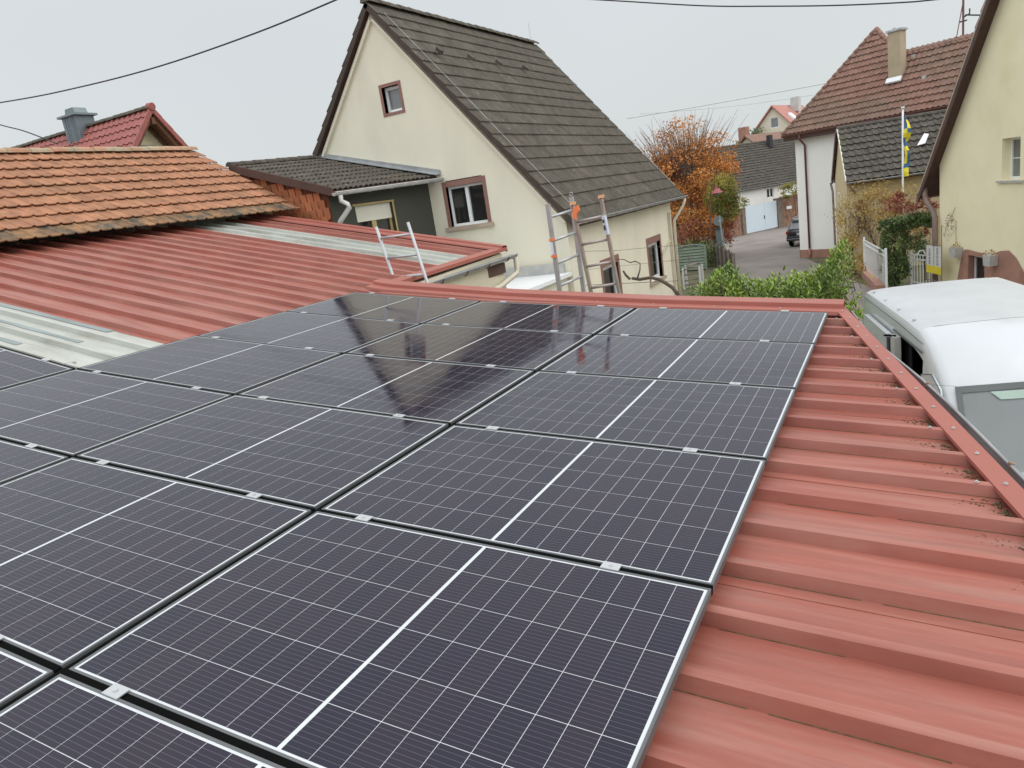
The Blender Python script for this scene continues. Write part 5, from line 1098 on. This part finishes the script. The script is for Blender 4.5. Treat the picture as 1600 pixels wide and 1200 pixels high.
# laurel-like bush with lance leaves in front
lb = plantthing('green_shrub', 'bright green shrub with lance-shaped leaves rising behind the far red verge', 'shrub', (-1.4, 10.5, gz(10)))
def shoots(parent, spec, seed, m):
    g = np.random.default_rng(seed); V = []; Fc = []; st_ = MB()
    def leaf(p, d, n, L_, W_):
        s = np.cross(d, n); s /= np.linalg.norm(s)+1e-9; b = len(V); m1 = p+d*L_*.35+n*.0; m2_ = p+d*L_*.7-n*L_*.05; t = p+d*L_-n*L_*.16
        V.extend([p, m1+s*W_/2+n*W_*.15, m2_+s*W_*.38+n*W_*.1, t, m2_-s*W_*.38+n*W_*.1, m1-s*W_/2+n*W_*.15, m1, m2_])
        Fc.extend([(b, b+1, b+6), (b+1, b+2, b+7, b+6), (b+2, b+3, b+7), (b+3, b+4, b+7), (b+4, b+5, b+6, b+7), (b+5, b, b+6)])
    for (x0, x1, y0, y1, topf, n, dz) in spec:
        for i in range(n):
            x = g.uniform(x0, x1); y = g.uniform(y0, y1); zt = topf(x)-abs(g.normal())*dz; h = g.uniform(.25, .5); ax = np.array([g.normal()*.28, g.normal()*.28, 1]); ax /= np.linalg.norm(ax)
            base = np.array([x, y, zt])-ax*h; st_.tube([tuple(base-ax*.2), tuple(base+ax*h)], [.006, .003], 3, cap=False); k_ = int(g.integers(9, 15)); ph = g.uniform(0, 6)
            for j in range(k_):
                f_ = j/k_; a = ph+j*2.4; el = .25+.9*f_; hd = np.array([math.cos(a)*math.cos(el), math.sin(a)*math.cos(el), math.sin(el)]); nn = np.array([-math.cos(a)*math.sin(el), -math.sin(a)*math.sin(el), math.cos(el)])
                leaf(base+ax*h*(.15+.85*f_), hd, nn, g.uniform(.10, .18)*(1.05-.3*f_), g.uniform(.024, .036))
    V = np.array(V)-np.array(offs(parent)[:]); me = bpy.data.meshes.new('leaves'); me.from_pydata(V.tolist(), [], Fc); me.materials.append(m); o = bpy.data.objects.new('leaves', me); COL.objects.link(o); o.parent = parent
    st_.build('stems', m_bark, parent)
def topz(x):
    xs_ = [-2.9, -2.6, -2.35, -2.15, -1.95, -1.7, -1.5, -1.25, -1.0, -.8, -.6, -.4, -.25, -.1, 0]; zs_ = [-.70, -.58, -.46, -.26, -.50, -.56, -.60, -.53, -.56, -.56, -.44, -.22, -.10, -.42, -.8]
    return float(np.interp(x, xs_, zs_))
shoots(lb, [(-2.75, -.16, 10.3, 11.3, topz, 170, .12), (-2.9, -.2, 9.9, 11.4, lambda x: topz(x)-.22, 200, .18), (-2.45, -1.9, 10.6, 11.1, lambda x: topz(x)+.07, 10, .03), (-.5, -.2, 10.7, 11.2, lambda x: topz(x)+.06, 14, .05)], 5, m_leafG)
foliage('inner_leaves', m_leafG, lb, [(-1.5, 10.8, -1.40, 1.45, .8, .70), (-.75, 10.8, -1.35, .6, .7, .75)], 7000, .13, .3, clump=.2, seed=14, nclump=80, up=.8)
hs = plantthing('ochre_shrub', 'tall ochre and brown autumn shrub against the small ochre house', 'shrub', (-.9, 30, gz(30)))
branches(hs, (-1.1, 30.2, gz(30)), 1.3, .55, 6, .06, 41, depth=3); branches(hs, (-.2, 30.3, gz(30)), 1.4, .6, 6, .06, 42, depth=3); branches(hs, (.5, 30.3, gz(30)), 1.3, .6, 5, .05, 43, depth=3)
foliage('leaves', m_leafH, hs, [(-1.1, 30, -1.5, .75, .6, 1.1), (-.3, 30.2, -1.1, .8, .5, .9), (-1.3, 29.8, -2.7, .5, .5, .8), (-.9, 29.5, -3.0, .45, .5, .5), (.3, 30.3, -1.1, .6, .4, .6)], 4600, .085, .55, clump=.16, seed=22, nclump=120)
foliage('upper_leaves', m_leafH, hs, [(-.5, 30.2, -.35, .8, .4, .5), (.6, 30.3, -.7, .7, .3, .6)], 700, .08, .5, clump=.2, seed=24, nclump=60)
rs = plantthing('red_climber', 'reddish climber leaves behind the ivy arch near the yellow house', 'climber', (1.3, 27.5, gz(27)))
foliage('leaves', m_leafR, rs, [(1.15, 27.6, -1.0, .45, .3, .35), (1.45, 27.2, -1.5, .2, .2, .4), (.5, 28, -.75, .5, .3, .3)], 1300, .10, .6, clump=.2, seed=25, nclump=40)
branches(rs, (1.3, 27.5, gz(27)), 1.1, .4, 4, .04, 44, depth=2)
iv = plantthing('ivy_arch', 'dense green ivy grown into an arch between the two white railings', 'ivy', (.4, 26, gz(26)))
foliage('leaves', m_leafI, iv, [(.35, 26, -2.0, .42, .35, .85), (.35, 26, -2.8, .42, .35, .6), (.55, 26, -1.3, .6, .35, .28), (1.0, 26, -1.25, .55, .3, .25), (1.3, 26, -1.35, .25, .3, .22), (.1, 26, -1.4, .25, .3, .25)], 9500, .075, .85, clump=.14, seed=31, nclump=220)
MB().tube([(.35, 26, gz(26)), (.35, 26, -1.4), (.6, 26, -1.15), (1.4, 26, -1.15), (1.6, 26, -1.5)], .05, 6).build('stem', m_bark, iv)
gb = plantthing('garden_plants', 'low green and brown plants under the ivy arch', 'plants', (1.1, 27, gz(27)))
foliage('leaves', m_leafI, gb, [(1.1, 27.2, -2.5, .5, .4, .4), (.9, 27.5, -2.1, .4, .3, .4)], 1400, .08, .6, clump=.2, seed=33, nclump=30)
foliage('dry_leaves', m_leafH, gb, [(.9, 27.8, -1.9, .4, .3, .4)], 500, .08, .6, clump=.2, seed=34, nclump=30)
cw_ = plantthing('wall_creeper', 'yellowing creeper hanging over the wall right of the pale blue gate', 'creeper', (-7.5, 63, gz(63)))
foliage('leaves', m_leafY, cw_, [(-7.4, 64.2, -1.1, .9, .7, .5), (-6.4, 65.5, -.8, .6, .6, .9), (-8.0, 63.6, -1.6, .5, .3, .3)], 1500, .16, .6, clump=.2, seed=35, nclump=40)
MB().tube([(-7.2, 64.5, gz(64)), (-7.3, 64.5, -2), (-7.5, 64.3, -1), (-8.4, 63.5, -.9)], .03, 5).build('stem', m_bark, cw_)
cw_ = plantthing('wall_creeper', 'pale creeper on the white wall above the stone wall left of the gate', 'creeper', (-11.3, 61.5, gz(61)))
foliage('leaves', m_leafY, cw_, [(-11.9, 60.6, -1.9, 1.0, .4, .4), (-11.2, 61.8, -1.6, .7, .3, .5)], 900, .15, .6, clump=.2, seed=36, nclump=40)
MB().tube([(-11.6, 61.4, gz(61)), (-11.5, 61.6, -1.5), (-11.2, 62, -1.0)], .03, 5).build('stem', m_bark, cw_)
def fartree(label, x, y, z, r, h, m, seed):
    t = plantthing('distant_tree', label, 'tree', (x, y, -2))
    MB().tube([(x, y, -3), (x, y, z)], [.3, .12], 6).build('trunk', m_bark, t); foliage('crown', m, t, [(x, y, z, r, r, h), (x+r*.5, y, z-h*.4, r*.8, r, h*.7)], 2500, .45, .6, clump=.2, seed=seed, nclump=50)
fartree('pale green round tree far behind the dark roof', -16.5, 104, 3.2, 2.2, 2.3, m_leafF, 51)
fartree('green bush beside the distant cream house at the dark roof ridge', -10.2, 96, 3.3, 1.5, 1.0, m_leafF, 52)
gr = MB(); gq = random.Random(3)
for i in range(900):
    x = gq.uniform(-1.6, 1.6); y = gq.uniform(14, 31); z = gz(y)
    if x > 2.2-(y-8)*.1+.0 : continue
    a = gq.uniform(0, 6); s = gq.uniform(.03, .07); gr.quad((x, y, z+.01), (x+s*math.cos(a), y+s*math.sin(a), z+.01+s*.4), (x+s*math.cos(a+1.2), y+s*math.sin(a+1.2), z+.012))
tag(gr.build('fallen_leaves', m_leafH), 'fallen brown leaves scattered beside the garden wall', 'leaves', kind='stuff')

GROUPS = {'overhead_cable': 'overhead cables', 'ladder': 'aluminium ladders beyond the far verge', 'gate_pillar': 'pillars beside the pale blue gate', 'stone_wall': 'sandstone walls beside the gate',
          'wall_creeper': 'creepers on the walls by the gate', 'distant_tree': 'trees far behind the dark roof', 'far_house': 'distant houses', 'metal_fence': 'white metal railings beside the ivy arch'}
for o in list(S.objects):
    k = o.name.split('.')[0]
    if o.parent is None and k in GROUPS and 'label' in o: o['group'] = GROUPS[k]
